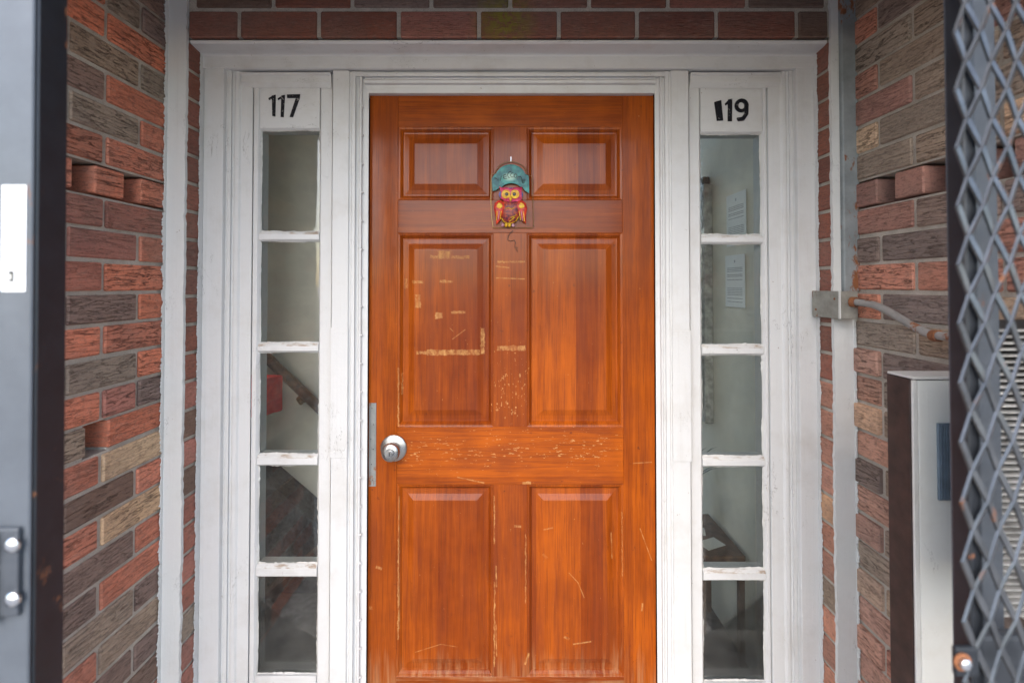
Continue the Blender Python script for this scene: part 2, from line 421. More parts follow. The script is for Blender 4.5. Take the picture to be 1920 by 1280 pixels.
# lobby shell
LD = 1.56                                     # inner face of the front wall
structure(MB().box(-1.24, 0.91, LD, 3.4, -0.10, -0.003).build('lobby_floor', LOBBY_F))
mb = MB(); mb.box(-1.34, -1.243, 1.90, 2.30, -0.10, 2.60); mb.box(-1.34, -1.243, LD, 1.898, -0.10, 0.15)      # unseen side left open here, an added gap to light the lobby
structure(mb.build('lobby_wall_left', LOBBY_W))
structure(MB().box(-1.34, 0.10, 2.303, 2.40, -0.10, 2.60).build('lobby_wall_back', LOBBY_W))
structure(MB().box(0.913, 1.01, LD, 3.4, -0.10, 2.60).build('lobby_wall_right', LOBBY_W))
structure(MB().box(-400, 400, 3.40, 400, -0.40, -0.16).build('back_yard', GROUND))     # hall end left open to add light inside; ground lies beyond it
structure(MB().box(0.10, 0.15, 2.405, 3.397, -0.003, 2.60).build('lobby_wall_inner', LOBBY_W))
structure(MB().box(-1.34, 1.01, LD - 0.1, 2.75, 2.605, 2.70).build('lobby_ceiling', LOBBY_W))

# ================================================================== BRICKWORK
COLS = {'R': (0.60, 0.205, 0.120), 'M': (0.44, 0.175, 0.125), 'D': (0.26, 0.18, 0.148), 'G': (0.34, 0.265, 0.195),
        'T': (0.62, 0.42, 0.25), 'S': (0.30, 0.115, 0.080), 'K': (0.21, 0.13, 0.095), 'B': (0.58, 0.27, 0.18), 'O': (0.62, 0.37, 0.22)}
_bm = {}
def brick(parent, L, H, D, loc, rz, key, mat=BRICK, bev=0.0035):
    k = (round(L, 3), round(H, 3), round(D, 3), mat.name)
    if k not in _bm:
        me = MB().box(-L/2, L/2, -D/2, D/2, -H/2, H/2).mesh('brick', bev, 1)
        me.materials.append(mat); _bm[k] = me
    o = bpy.data.objects.new('brick', _bm[k]); COL.objects.link(o)
    o.location = loc; o.rotation_euler = (random.uniform(-.004, .004), random.uniform(-.006, .006), rz + random.uniform(-.006, .006))
    c = COLS[key]; j = random.uniform(1.02, 1.40); t = random.uniform(-.06, .06)
    if rz == 0: c = tuple(q * 0.78 for q in c)      # the smoother, darker lintel bricks
    if parent.location.x > 0.5:      # the right-hand wall is of greyer, dustier brick
        g_ = sum(c) / 3; c = tuple((0.70 * q + 0.30 * k) * 1.05 for q, k in zip(c, (g_ * 1.15, g_, g_ * 0.86)))
    o.color = (min(1, c[0]*j*(1+t)), c[1]*j, c[2]*j*(1-t), 1)
    attach(o, parent); return o

WX = 1.02; WD1 = 1.35; WD0 = 0.50; CH = 0.08; ZT = 1.668
def side_wall(sgn, colours, label, small_proud):
    root = thing('brick_wall', (sgn * (WX + 0.1), 1.0, 0), label, 'wall')
    mort = MB()
    for k in range(-10, 22):
        z1 = ZT - CH * k; z0 = z1 - CH; zc = (z0 + z1) / 2
        spec = colours.get(k)
        isA = (k % 2 == 0)
        if k == -1:           # vent course: headers with open gaps between them
            for a in (1.2575, 1.115, 0.9725, 0.83, 0.6875, 0.545):
                brick(root, 0.085, 0.068, 0.10, (sgn * (WX + 0.05 - 0.002), a + 0.0425, zc), sgn * -R(90), 'R' if sgn < 0 else 'M')
            mort.box(sgn * (WX + 0.105), sgn * (WX + 0.30), WD0, WD1 + 0.2, z0, z1)
            continue
        if spec and len(spec) == 3: js = [0.53, 0.735, 0.94, 1.145, 1.2525, 1.35]
        elif isA: js = [0.53, 0.735, 0.94, 1.145, 1.35]
        else: js = [0.51, 0.6375, 0.8425, 1.0475, 1.2525, 1.35]
        gap = (sgn < 0 and k == 7)
        if gap: js = [0.52, 0.70, 0.90, 1.109, 1.16, 1.35]
        n = len(js) - 1
        keys = [random.choice('RRMDDGGT') for _ in range(n)]
        if spec:
            for i, ch in enumerate(reversed(spec)): keys[n - 1 - i] = ch
        for i in range(n):
            a, b = js[i], js[i + 1]
            if gap and i == 3: continue
            L = b - a - 0.010
            if L < 0.03: continue
            proud = random.uniform(-0.002, 0.002)
            if small_proud and k >= 5 and not isA and i == n - 1: proud += 0.007
            brick(root, L, 0.0695 + random.uniform(-.001, .001) * 0, 0.10, (sgn * (WX + 0.05 - proud), (a + b) / 2, zc + random.uniform(-.0012, .0012)), sgn * -R(90), keys[i])
        if gap:
            mort.box(sgn * (WX + 0.007), sgn * (WX + 0.30), WD0, 1.100, z0, z1); mort.box(sgn * (WX + 0.085), sgn * (WX + 0.30), 1.100, 1.168, z0, z1)
            mort.box(sgn * (WX + 0.007), sgn * (WX + 0.30), 1.168, WD1 + 0.2, z0, z1)
        else:
            mort.box(sgn * (WX + 0.006), sgn * (WX + 0.30), WD0, WD1 + 0.2, z0, z1)
    mort.build('mortar', MORTAR, root)
    return root
LEFT = {-8:'GD', -7:'RGD', -6:'RR', -5:'GG', -4:'DR', -3:'GR', -2:'RR', 0:'MM', 1:'MR', 2:'MR', 3:'DR', 4:'RR', 5:'GR', 6:'RMD', 7:'GKR',
        8:'RT', 9:'KR', 10:'RT', 11:'DR', 12:'DR', 13:'GD', 14:'RG', 15:'DD', 16:'DK', 17:'MR', 18:'GR', 19:'RD', 20:'DR'}
# keys run outwards-to-corner; the last letter is the brick against the white strip
RIGHT = {-8:'DG', -7:'DR', -6:'GG', -5:'GR', -4:'GM', -3:'GT', -2:'GG', 0:'DM', 1:'DD', 2:'RR', 3:'DR', 4:'GG', 5:'DB', 6:'GGB',
         7:'GO', 8:'GB', 9:'GD', 10:'GB', 11:'GB', 12:'MG', 13:'TO', 14:'MB', 15:'RB', 16:'GB', 17:'RB', 18:'GB', 19:'RT', 20:'GB'}
side_wall(-1, LEFT, 'rustic red and brown brick side wall left of the door', False)
side_wall(1, RIGHT, 'rustic brick side wall right of the door with conduit on it', True)

# front wall: lintel bricks and the two narrow reveals
FR = thing('brick_wall', (0, 1.40, 2.2), 'brick front wall with lintel course above the white frame', 'wall')
SXL, SXR = fx(345, WD1), fx(1562, WD1)          # reveal planes
ZL = fz(70, WD1)                                # lintel underside
mo = MB()
mo.box(-1.30, 1.30, WD1 + 0.006, 1.55, ZL + 0.003, 2.75)
mo.box(-1.25, SXL - 0.006, WD1 + 0.004, 1.55, -0.1, ZL); mo.box(SXR + 0.006, 1.25, WD1 + 0.004, 1.55, -0.1, ZL)
mo.build('mortar', MORTAR, FR)
jl = [350, 447, 597, 747, 898, 1048, 1195, 1344, 1495, 1556]
for i in range(len(jl) - 1):
    a, b = fx(jl[i], WD1, 40), fx(jl[i+1], WD1, 40)
    brick(FR, b - a - 0.012, 0.079, 0.10, ((a + b) / 2, WD1 + 0.05, ZL + 0.0395), 0, 'SSSMSSSSK'[i], BRICK_S)
for row in range(1, 4):
    sh = 0.118 if row % 2 else 0
    x = SXL - 0.10 + sh
    while x < SXR:
        a, b = max(x, SXL), min(x + 0.237, SXR)
        if b - a > 0.04:
            brick(FR, b - a - 0.012, 0.079, 0.10, ((a + b) / 2, WD1 + 0.05, ZL + 0.0395 + 0.091 * row), 0, random.choice('SSMKD'), BRICK_S)
        x += 0.237
RP = 0.0855; RZ = fz(345, 1.385)
rk = {5:'S', 8:'K', 9:'S', 10:'K', 15:'G'}
for sgn, X in ((-1, SXL), (1, SXR)):
    for k in range(-5, 21):
        z = RZ - RP * k - RP / 2
        if z + RP / 2 > ZL - 0.002 or z < 0: continue
        key = rk.get(k, 'S') if sgn < 0 else ('G' if k == 14 else ('O' if k == 11 else ('B' if k > 6 else 'S')))
        if sgn < 0 and k > 6 and key == 'S': key = 'M'
        brick(FR, 0.10, 0.0745, 0.07, (X + sgn * 0.035, WD1 + 0.052, z), sgn * -R(90), key, BRICK_S)

# ------------------------------------------------------------------ white strips and paint smears beside the bricks
def ragged(n, a, b, amp, seed):
    rr = random.Random(seed); out = []
    lowf = [rr.uniform(-1, 1) for _ in range(n // 6 + 2)]
    for i in range(n + 1):
        t = i / n; q = i / 6; j = int(q); lf = lowf[j] * (1 - (q - j)) + lowf[min(j + 1, len(lowf) - 1)] * (q - j)
        out.append((a + (b - a) * t, amp * (0.55 * lf + rr.uniform(-1, 0.9) ** 3)))
    return out
def smear(name, mat, parent, plane, X, d_in, d_out, z0, z1, amp, seed, th=0.0025, n=260):
    """thin brushed paint sheet lying on a side plane x = X, ragged towards d_out"""
    sg = 1 if X < 0 else -1
    pr = [(d_in, z0), (d_in, z1)] + [(d_out + e, z) for z, e in reversed(ragged(n, z0, z1, amp, seed))]
    m = MB(); m.extrude(pr, 'x', X, X + sg * th)
    return m.build(name, mat, parent)
STL = thing('painted_strip', (-0.99, 1.34, 0), 'white painted mortar strip up the left corner between brick faces', 'trim')
pr = [(-WX - 0.002, 0.0)] + []
m = MB(); rg = ragged(220, -0.02, 2.50, 0.0025, 3)
prof = [(SXL + 0.001 + e, z) for z, e in rg]; prof = [(-WX - 0.004, -0.02)] + prof + [(-WX - 0.004, 2.50)]
m.extrude(prof, 'y', WD1 - 0.006, WD1 + 0.004); m.build('strip_face', WHITE_STRIP, STL)
smear('brushed_edge', WHITE_STRIP, STL, 'x', -WX + 0.002, WD1, WD1 - 0.016, -0.02, 2.50, 0.006, 5, n=620)
STR = thing('painted_strip', (0.99, 1.34, 0), 'white painted mortar strip in the right corner behind the steel channel', 'trim')
m = MB(); rg = ragged(220, -0.02, 2.50, 0.0025, 4)
prof = [(SXR - 0.001 + e, z) for z, e in rg]; prof = [(WX + 0.004, -0.02)] + prof + [(WX + 0.004, 2.50)]
m.extrude(prof, 'y', WD1 - 0.006, WD1 + 0.004); m.build('strip_face', WHITE_STRIP, STR)
smear('brushed_edge', WHITE_STRIP, STR, 'x', WX - 0.002, WD1, WD1 - 0.012, -0.02, fz(600, 1.33), 0.005, 8, n=420)

# ================================================================== DOOR FRAME
CF = 1.418                        # casing face
ZH = fz(103, 1.42)                # underside ridge of the head
FRM = thing('door_frame', (0, 1.43, 0), 'white painted wooden frame around the door and sidelights', 'door frame')
def prof_px(lst): return [(fx(px, d), d) for px, d in lst]
for sgn in (-1, 1):
    def q(px_l, px_r, d): return (fx(px_l if sgn < 0 else px_r, d), d)
    pr = [q(377, 1538, 1.428), q(379, 1536, 1.420), q(386, 1529, CF), q(414, 1499, CF), q(416, 1497, 1.421), q(421, 1492, 1.433), q(424, 1490, 1.430), q(430, 1484, 1.430),
          q(431, 1482, 1.437), q(436, 1478, 1.437), q(437, 1477, 1.433), q(444, 1471, 1.434), q(449, 1466, 1.440), q(470, 1444, 1.442), q(472, 1441, 1.448), q(472, 1441, 1.56), q(377, 1538, 1.56)]
    m = MB(); m.extrude(pr, 'z', -0.02, ZH - 0.004)
    m.build('side_casing', WHITE_V, FRM, 0.0006)
    # paint smeared from the casing onto the reveal bricks
    X = SXL + 0.0015 if sgn < 0 else SXR - 0.0015
    smear('paint_smear', WHITE_V, FRM, 'x', X, 1.44, 1.404, -0.02, ZL - 0.012, 0.0045, 20 + sgn, 0.0018, 700)
# head: sloping weather board under the lintel, face and stepped moulding
xl, xr = fx(379, 1.42, 110), fx(1531, 1.42, 110)
zt = fz(77, 1.356)
hp = [(1.356, zt), (1.362, zt - 0.006), (1.405, zt - 0.010), (1.412, ZH - 0.002), (1.4165, ZH - 0.006), (CF - 0.0015, fz(128, CF)), (1.424, fz(131, 1.424)), (1.56, fz(131, 1.424)), (1.56, zt + 0.004), (1.358, zt + 0.004)]
m = MB()
n = len(hp)
def hx(d, s):    # mitred ends follow the opening
    t = (d - 1.356) / 0.064; t = max(0, min(1, t))
    return (SXL + 0.002) * (1 - t) + xl * t if s < 0 else (SXR - 0.002) * (1 - t) + xr * t
pts = [(hx(d, -1), d, z) for d, z in hp] + [(hx(d, 1), d, z) for d, z in hp]
m.poly(pts, [(i, (i+1) % n, n + (i+1) % n, n + i) for i in range(n)] + [tuple(range(n-1, -1, -1)), tuple(range(n, 2*n))])
m.build('head_casing', WHITE_H, FRM, 0.001)
DARKGAP = simple('lintel_and_shadow_gap', (0.035, 0.024, 0.018), 0.9, 0, 0.3, 40)  # steel lintel; its near-black colour also holds the shadow of the gap
MB().box(SXL + 0.003, SXR - 0.003, WD1 + 0.012, 1.5, zt + 0.006, ZL - 0.001).build('steel_lintel', DARKGAP, FRM)
# the mullion posts between sidelights and door
ZHEAD = fz(131, 1.424)
for sgn, a, b, seams in ((-1, 621, 652, (614, 858)), (1, 1261, 1294, (620, 865))):
    x0, x1 = fx(a, 1.424), fx(b, 1.424)
    po = MB().box(x0, x1, 1.424, 1.56, -0.02, ZHEAD - 0.002).build('mullion_post', WHITE_V, FRM, 0.0015)
    zs = [fz(s_, 1.422) for s_ in seams]
    pl = MB().box(x0 - 0.0012, x1 + 0.0012, 1.4212, 1.4245, zs[1], zs[0]).build('cover_plate', WHITE_V, po, 0.0006)
    for zz in (zs[0] - 0.018, zs[1] + 0.018):
        for xx in (x0 + 0.012, x1 - 0.012):
            MB().lathe((xx, 1.4212, zz), (0, -1, 0), [(0.0036, 0), (0.0034, 0.0008), (0.0012, 0.0012)], 12).build('screw', WHITE_V, po, smooth=True)
# door jambs with beads, and the head jamb
for sgn in (-1, 1):
    def q(px_l, px_r, d): return (fx(px_l if sgn < 0 else px_r, d), d)
    pr = [q(652.5, 1260.5, 1.430), q(656, 1257, 1.431), q(658, 1256, 1.427), q(664, 1249, 1.428), q(665, 1248, 1.440), q(671, 1244, 1.441), q(672, 1243, 1.434), q(676, 1240, 1.436),
          q(678, 1238, 1.447), q(689.5, 1229.5, 1.449), q(690, 1229, 1.56), q(652.5, 1260.5, 1.56)]
    MB().extrude(pr, 'z', -0.02, ZHEAD - 0.003).build('door_jamb', WHITE_V, FRM, 0.0005)
    if sgn < 0:
        y = 200
        while y < 1290:
            c = P(677.5, y, 1.437)
            MB().lathe((fx(677.5, 1.437), 1.441, c.z), (0, -1, 0), [(0.0036, 0), (0.0033, 0.0035), (0.0016, 0.0055)], 10).build('weatherstrip_nail', WHITE_V, FRM, smooth=True)
            y += 53.5
ja, jb = fx(652.5, 1.43), fx(1260.5, 1.43)
hj = [(1.430, fz(136, 1.43)), (1.427, fz(138, 1.427)), (1.428, fz(143, 1.428)), (1.440, fz(144.5, 1.44)), (1.441, fz(149, 1.441)), (1.434, fz(150.5, 1.434)), (1.436, fz(156, 1.436)),
      (1.447, fz(160, 1.447)), (1.450, fz(175, 1.45)), (1.56, fz(175, 1.45)), (1.56, ZHEAD - 0.0035), (1.430, ZHEAD - 0.0035)]
MB().extrude(hj, 'x', ja + 0.045, jb - 0.045).build('head_jamb', WHITE_H, FRM, 0.0005)
# stepped mitre pieces closing the head moulding over the jambs
MB().box(ja, ja + 0.046, 1.4295, 1.56, fz(143, 1.43), ZHEAD - 0.003).build('corner_block', WHITE_H, FRM, 0.001)
MB().box(jb - 0.046, jb, 1.4295, 1.56, fz(143, 1.43), ZHEAD - 0.003).build('corner_block', WHITE_H, FRM, 0.001)

# ================================================================== SIDELIGHTS
def mat_glass():
    m = M('window_glass', rough=0.03)
    nt = m.nt
    tr = m.n('BsdfTransparent'); tr.inputs[0].default_value = (0.94, 0.96, 0.945, 1)
    gl = m.n('BsdfGlossy'); gl.inputs['Roughness'].default_value = 0.02
    fr = m.n('Fresnel'); fr.inputs[0].default_value = 1.52
    bmp = m.n('Bump'); bmp.inputs['Strength'].default_value = 0.06; bmp.inputs['Distance'].default_value = 0.004
    nt.links.new(m.noise(m.pos(), 9, 2), bmp.inputs['Height'])
    nt.links.new(bmp.outputs[0], gl.inputs['Normal'])
    mx = m.n('MixShader')
    nt.links.new(m.ma('ADD', m.ma('MULTIPLY', fr.outputs[0], 0.9), 0.0, clamp=True), mx.inputs[0]); nt.links.new(tr.outputs[0], mx.inputs[1]); nt.links.new(gl.outputs[0], mx.inputs[2])
    # dust film and specks on the pane
    df = m.n('BsdfDiffuse'); df.inputs[0].default_value = (0.55, 0.54, 0.50, 1)
    p = m.pos()
    film = m.rng(m.noise(p, 13, 4, 0.65), 0.35, 0.8, 0.006, 0.045)
    spk = m.rng(m.noise(p, 300, 2, 0.6), 0.74, 0.78, 0, 0.55)
    m2 = m.n('MixShader'); nt.links.new(m.ma('MAXIMUM', film, spk), m2.inputs[0]); nt.links.new(mx.outputs[0], m2.inputs[1]); nt.links.new(df.outputs[0], m2.inputs[2])
    nt.links.new(m2.outputs[0], m.out.inputs[0])
    return m.m
GLASS = mat_glass()
GD = 1.456
def sidelight(sgn, gx, rows, sx, label):
    """gx: pane px range; rows: pane py ranges; sx: stile px range"""
    root = thing('sidelight_window', (fx((gx[0] + gx[1]) / 2, GD), GD, 0), label, 'window', 'sidelights flanking the door')
    SF = 1.444                    # sash face
    x0, x1 = fx(sx[0], SF), fx(sx[1], SF); g0, g1 = fx(gx[0], SF), fx(gx[1], SF)
    ztop = ZHEAD - 0.004
    zr = [(fz(a, SF), fz(b, SF)) for a, b in rows]
    # stiles
    MB().extrude([(x0, SF), (g0 - 0.006, SF), (g0 - 0.001, SF + 0.007), (g0 - 0.001, 1.50), (x0, 1.50)], 'z', -0.02, ztop).build('stile', WHITE_V, root, 0.0006)
    MB().extrude([(x1, SF), (g1 + 0.006, SF), (g1 + 0.001, SF + 0.007), (g1 + 0.001, 1.50), (x1, 1.50)], 'z', -0.02, ztop).build('stile', WHITE_V, root, 0.0006)
    xa, xb = g0 - 0.0008, g1 + 0.0008
    MB().extrude([(SF + 0.0006, ztop), (SF + 0.0006, zr[0][0] + 0.006), (SF + 0.007, zr[0][0]), (1.50, zr[0][0]), (1.50, ztop)], 'x', xa, xb).build('top_rail', WHITE_H, root, 0.0006)
    # moulding across the head of the light
    mz = [fz(141, 1.436), fz(154, 1.436), fz(165, 1.442)]
    MB().extrude([(1.430, ZHEAD - 0.0055), (1.430, mz[0]), (1.435, mz[0] - 0.003), (1.435, mz[1]), (1.4425, mz[2]), (1.4436, mz[2]), (1.4436, ZHEAD - 0.0055)], 'x',
                 fx(449, 1.44) if sgn < 0 else x0 + 0.001, x1 - 0.001 if sgn < 0 else fx(1466, 1.44)).build('head_moulding', WHITE_H, root, 0.0006)
    MB().box(xa, xb, SF + 0.0006, 1.50, -0.02, zr[-1][1]).build('bottom_rail', WHITE_H, root, 0.001)
    rr = random.Random(11 if sgn < 0 else 12)
    for i, (za, zb) in enumerate(zr):
        pane = MB().box(g0 - 0.004, g1 + 0.004, GD, GD + 0.003, zb - 0.004, za + 0.004).build('pane', GLASS, root)
        # ragged putty fillet round the pane
        n = 34
        def side(p0, p1, seed):
            out = []
            r2 = random.Random(seed)
            for k in range(n):
                t = k / n; out.append((p0[0] + (p1[0]-p0[0])*t, p0[1] + (p1[1]-p0[1])*t, 0.0035 + 0.0022 * r2.uniform(-1, 1) ** 3 + 0.0013 * math.sin(t * 7 + seed)))
            return out
        outer = [(g0 - 0.002, za + 0.002), (g1 + 0.002, za + 0.002), (g1 + 0.002, zb - 0.002), (g0 - 0.002, zb - 0.002)]
        rim = []; inn = []
        dirs = [(0, -1), (-1, 0), (0, 1), (1, 0)]
        for sidx in range(4):
            for (x, z, wd) in side(outer[sidx], outer[(sidx + 1) % 4], i * 10 + sidx + (50 if sgn > 0 else 0)):
                dx, dz = dirs[sidx]
                wd2 = wd * (1.1 if sidx == 2 else 0.9) + 0.001
                cx = min(max(x + dx * wd2, outer[0][0] + 0.003), outer[1][0] - 0.003); cz = min(max(z + dz * wd2, zb + 0.001), za - 0.001)
                rim.append((x, SF + 0.006, z)); inn.append((cx, GD - 0.0006, cz))
        nn = len(rim)
        MB().poly(rim + inn, [(k, (k+1) % nn, nn + (k+1) % nn, nn + k) for k in range(nn)]).build('putty', PUTTY, pane)
        if i < len(zr) - 1:
            zc1, zc0 = zb, zr[i + 1][0]
            mu = MB().extrude([(SF + 0.007, zc1), (SF + 0.0005, zc1 - 0.006), (SF - 0.0005, zc1 - 0.0105), (SF - 0.0005, zc0 + 0.006), (SF + 0.007, zc0), (1.49, zc0), (1.49, zc1)], 'x', xa, xb).build('glazing_bar', WHITE_H, root, 0.0005)
            MB().extrude([(SF + 0.0065, zc1 + 0.0005), (SF - 0.0002, zc1 - 0.0058), (SF - 0.001, zc1 - 0.0098), (SF + 0.002, zc1 - 0.0099), (SF + 0.007, zc1 - 0.004)], 'x', xa + 0.001, xb - 0.001).build('flaking_edge', FLAKE, mu)
    return root
sidelight(-1, (484, 596), [(243,434),(452,643),(661,853),(874,1059),(1083,1267)], (472.5, 620.5), 'five-pane sidelight under the number 117, handrail seen through it')
sidelight(1, (1317, 1432), [(250,440),(457,647),(666,857),(876,1069),(1090,1280)], (1294.5, 1440.5), 'five-pane sidelight under the number 119, notices seen through it')

# ------------------------------------------------------------------ house numbers
def mat_num():
    m = M('chipped_black_paint', (0.012, 0.012, 0.016), 0.4)
    p = m.pos()
    m.set('Base Color', m.mix(m.rng(m.noise(p, 130, 3, 0.7), 0.62, 0.66), (0.012, 0.012, 0.016), (0.34, 0.33, 0.31)))
    m.bump(m.noise(p, 200, 3), 0.4, 0.001); return m.m
NUM = mat_num(); NUM.node_tree.nodes['Principled BSDF'].inputs['Specular IOR Level'].default_value = 0.15
ND = 1.4438
def digit(parent, polys):
    m = MB()
    for k, pl in enumerate(polys):
        pts = [P(x, y, ND) for x, y in pl]
        m.extrude([(p.x, p.z) for p in pts], 'y', ND - 0.0022 - 0.0002 * k, ND)
    return m.build('digit', NUM, parent, 0.0004)
n1 = thing('house_number', P(532, 222, ND), 'black house number 117 above the left sidelight', 'number')
zf = 5.333
def zz(l): return [(340 + x / zf, 60 + y / zf) for x, y in l]
digit(n1, [zz([(907, 640), (945, 630), (942, 850), (912, 842)]), zz([(873, 665), (930, 632), (908, 672), (878, 684)])])
digit(n1, [zz([(1002, 640), (1037, 632), (1025, 855), (995, 852)]), zz([(965, 668), (1020, 634), (1003, 668), (968, 684)])])
digit(n1, [zz([(1058, 628), (1190, 626), (1185, 664), (1060, 664)]), zz([(1148, 660), (1186, 660), (1118, 855), (1085, 852)])])
n2 = thing('house_number', P(1371, 230, ND), 'black house number 119 above the right sidelight', 'number')
zf2 = 2.6667
def zy(l): return [(1160 + x / zf2, y / zf2) for x, y in l]
digit(n2, [zy([(477, 512), (512, 502), (522, 604), (490, 606)])])
digit(n2, [zy([(545, 500), (567, 495), (566, 608), (544, 608)]), zy([(530, 520), (552, 497), (546, 522), (532, 530)])])
ring = []
for k in range(20):
    a = 2 * math.pi * k / 20; ring.append((612 + 34 * math.cos(a), 530 + 33 * math.sin(a)))
m9 = [];
for k in range(20):
    a = 2 * math.pi * k / 20; b = 2 * math.pi * (k + 1) / 20
    m9.append(zy([(612 + 34*math.cos(a), 530 + 34*math.sin(a)), (612 + 34*math.cos(b), 530 + 34*math.sin(b)), (612 + 16*math.cos(b), 530 + 17*math.sin(b)), (612 + 16*math.cos(a), 530 + 17*math.sin(a))]))
m9 += [zy([(630, 525), (646, 525), (644, 575), (627, 570)]), zy([(627, 570), (644, 575), (624, 604), (612, 590)]), zy([(616, 588), (624, 604), (596, 608), (588, 592)])]
digit(n2, m9)

# ================================================================== DOOR
DOOR = thing('entrance_door', (0, DOOR_D, 0.0), 'worn orange-brown varnished six-panel wooden entrance door', 'door')
dx0, dx1 = fx(691.5, DOOR_D), fx(1227.5, DOOR_D)
dzt = fz(177.5, DOOR_D); dzb = -0.005
px_ = [745, 925, 988, 1168]; X = [fx(p, DOOR_D) for p in px_]
rows_ = [(238, 375), (437, 800), (908, 1268)]
Z = [(fz(a, DOOR_D), fz(b, DOOR_D)) for a, b in rows_]
D0, D1 = DOOR_D, DOOR_D + 0.044
for a, b in ((dx0, X[0]), (X[3], dx1)):
    MB().box(a, b, D0, D1, dzb, dzt).build('stile', WOOD_V, DOOR, 0.0011)
for za, zb in ((dzt, Z[0][0]), (Z[0][1], Z[1][0]), (Z[1][1], Z[2][0]), (Z[2][1], dzb)):
    MB().box(X[0], X[3], D0 + 0.0002, D1, zb, za).build('rail', WOOD_H, DOOR, 0.0011)
for za, zb in Z:
    MB().box(X[1], X[2], D0 + 0.0001, D1, zb, za).build('middle_stile', WOOD_V, DOOR, 0.0006)
s_ = 1 / 580.0
for za, zb in Z:
    for a, b in ((X[0], X[1]), (X[2], X[3])):
        lv = [(0, 0.0004), (1.5, 0.0015), (4.0, 0.0022), (7.5, 0.0088), (9.0, 0.0125), (11.5, 0.0128), (19.5, 0.0110), (20.5, 0.0104), (30.0, 0.0048), (31.0, 0.0044)]
        pts = []; fs = []
        for i, (ins, dep) in enumerate(lv):
            e = ins * s_
            pts += [(a + e, D0 + dep, zb + e), (b - e, D0 + dep, zb + e), (b - e, D0 + dep, za - e), (a + e, D0 + dep, za - e)]
            if i:
                o = 4 * (i - 1)
                for k in range(4): fs.append((o + k, o + (k+1) % 4, o + 4 + (k+1) % 4, o + 4 + k))
        o = 4 * (len(lv) - 1); fs.append((o, o+1, o+2, o+3))
        pts += [(a, D0 + 0.03, zb), (b, D0 + 0.03, zb), (b, D0 + 0.03, za), (a, D0 + 0.03, za)]
        q0 = len(pts) - 4; fs += [(k, (k+1) % 4, q0 + (k+1) % 4, q0 + k) for k in range(4)] + [(q0, q0+1, q0+2, q0+3)]
        MB().poly(pts, fs).build('raised_panel', WOOD_V, DOOR)
# knob
kc = P(738, 840, DOOR_D - 0.004)
KN = MB().lathe((kc.x, DOOR_D, kc.z), (0, -1, 0), [(0.041, 0), (0.0425, 0.002), (0.0415, 0.006), (0.036, 0.0095), (0.022, 0.0125), (0.015, 0.014), (0.0135, 0.016)], 48).build('rosette', SATIN, DOOR, smooth=True)
MB().lathe((kc.x, DOOR_D, kc.z), (0, -1, 0), [(0.013, 0.015), (0.0135, 0.022), (0.020, 0.026), (0.0275, 0.033), (0.0285, 0.040), (0.0265, 0.048), (0.0205, 0.0525), (0.0165, 0.0535), (0.0160, 0.0525), (0.0145, 0.0525)], 48).build('knob', SATIN, KN, smooth=True)
MB().lathe((kc.x, DOOR_D, kc.z), (0, -1, 0), [(0.0105, 0.0520), (0.0105, 0.0550), (0.0095, 0.0558)], 32).build('lock_cylinder', SATIN, KN, smooth=True)
MB().box(kc.x - 0.0011, kc.x + 0.0011, DOOR_D - 0.0562, DOOR_D - 0.0550, kc.z - 0.0055, kc.z + 0.0055).build('keyhole', DARK, KN)
# latch guard plate with its screws
lp = MB().box(fx(692.5, DOOR_D - 0.002), fx(706, DOOR_D - 0.002), DOOR_D - 0.0022, DOOR_D - 0.0002, fz(911, DOOR_D), fz(755, DOOR_D)).build('latch_plate', PLATE, DOOR, 0.0006)
for px, py in ((697.5, 765), (700.5, 795.5), (695.5, 822.5), (700, 841.5), (696.5, 870), (699, 900)):
    c = P(px, py, DOOR_D - 0.0022)
    MB().lathe((c.x, DOOR_D - 0.0021, c.z), (0, -1, 0), [(0.0034, 0), (0.0032, 0.0006), (0.0020, 0.0009), (0.0016, 0.0002)], 14).build('screw', PLATE, lp, smooth=True)
    MB().lathe((c.x, DOOR_D - 0.0024, c.z), (0, -1, 0), [(0.0015, 0), (0.0013, 0.0006)], 8).build('screw_recess', DARK, lp)
# dark board added behind the door; its colour stands for shade in the gap
MB().box(dx0 - 0.05, dx1 + 0.05, D1 + 0.002, D1 + 0.02, -0.02, dzt + 0.04).build('shadow_gap_board', DARK, FRM)

# ================================================================== OWL PLAQUE
OD = 1.459
ow = thing('welcome_plaque', P(960, 430, OD), 'painted metal owl plaque with teal welcome banner hanging on the door', 'plaque')
def oz(x, y): return (860 + x / 5.335, 260 + y / 5.335)
def opts(l, d): return [P(*oz(x, y), d) for x, y in l]
def glaze(name, c1, c2, scale=70):
    c1 = tuple(q * 0.8 for q in c1); c2 = tuple(q * 0.85 for q in c2)
    m = M(name, c1, 0.42, 0.0, 0.22)
    p = m.pos(); m.set('Base Color', m.mix(m.rng(m.noise(p, scale, 3), 0.38, 0.64), c1, c2))
    m.set('Coat Weight', 0.12); m.set('Coat Roughness', 0.12); m.bump(m.noise(p, 240, 3), 0.35, 0.001); return m.m
TEAL = glaze('teal_enamel', (0.003, 0.085, 0.10), (0.03, 0.24, 0.21), 45)
PINK = glaze('magenta_enamel', (0.42, 0.012, 0.06), (0.70, 0.09, 0.18))
PLUM = glaze('plum_enamel', (0.09, 0.008, 0.03), (0.42, 0.07, 0.03), 110)
REDE = glaze('red_enamel', (0.36, 0.010, 0.010), (0.72, 0.06, 0.02), 110)
GOLD = glaze('gold_enamel', (0.60, 0.28, 0.008), (0.80, 0.52, 0.03), 90)
BLUE = glaze('blue_enamel', (0.03, 0.035, 0.20), (0.12, 0.10, 0.32), 90)
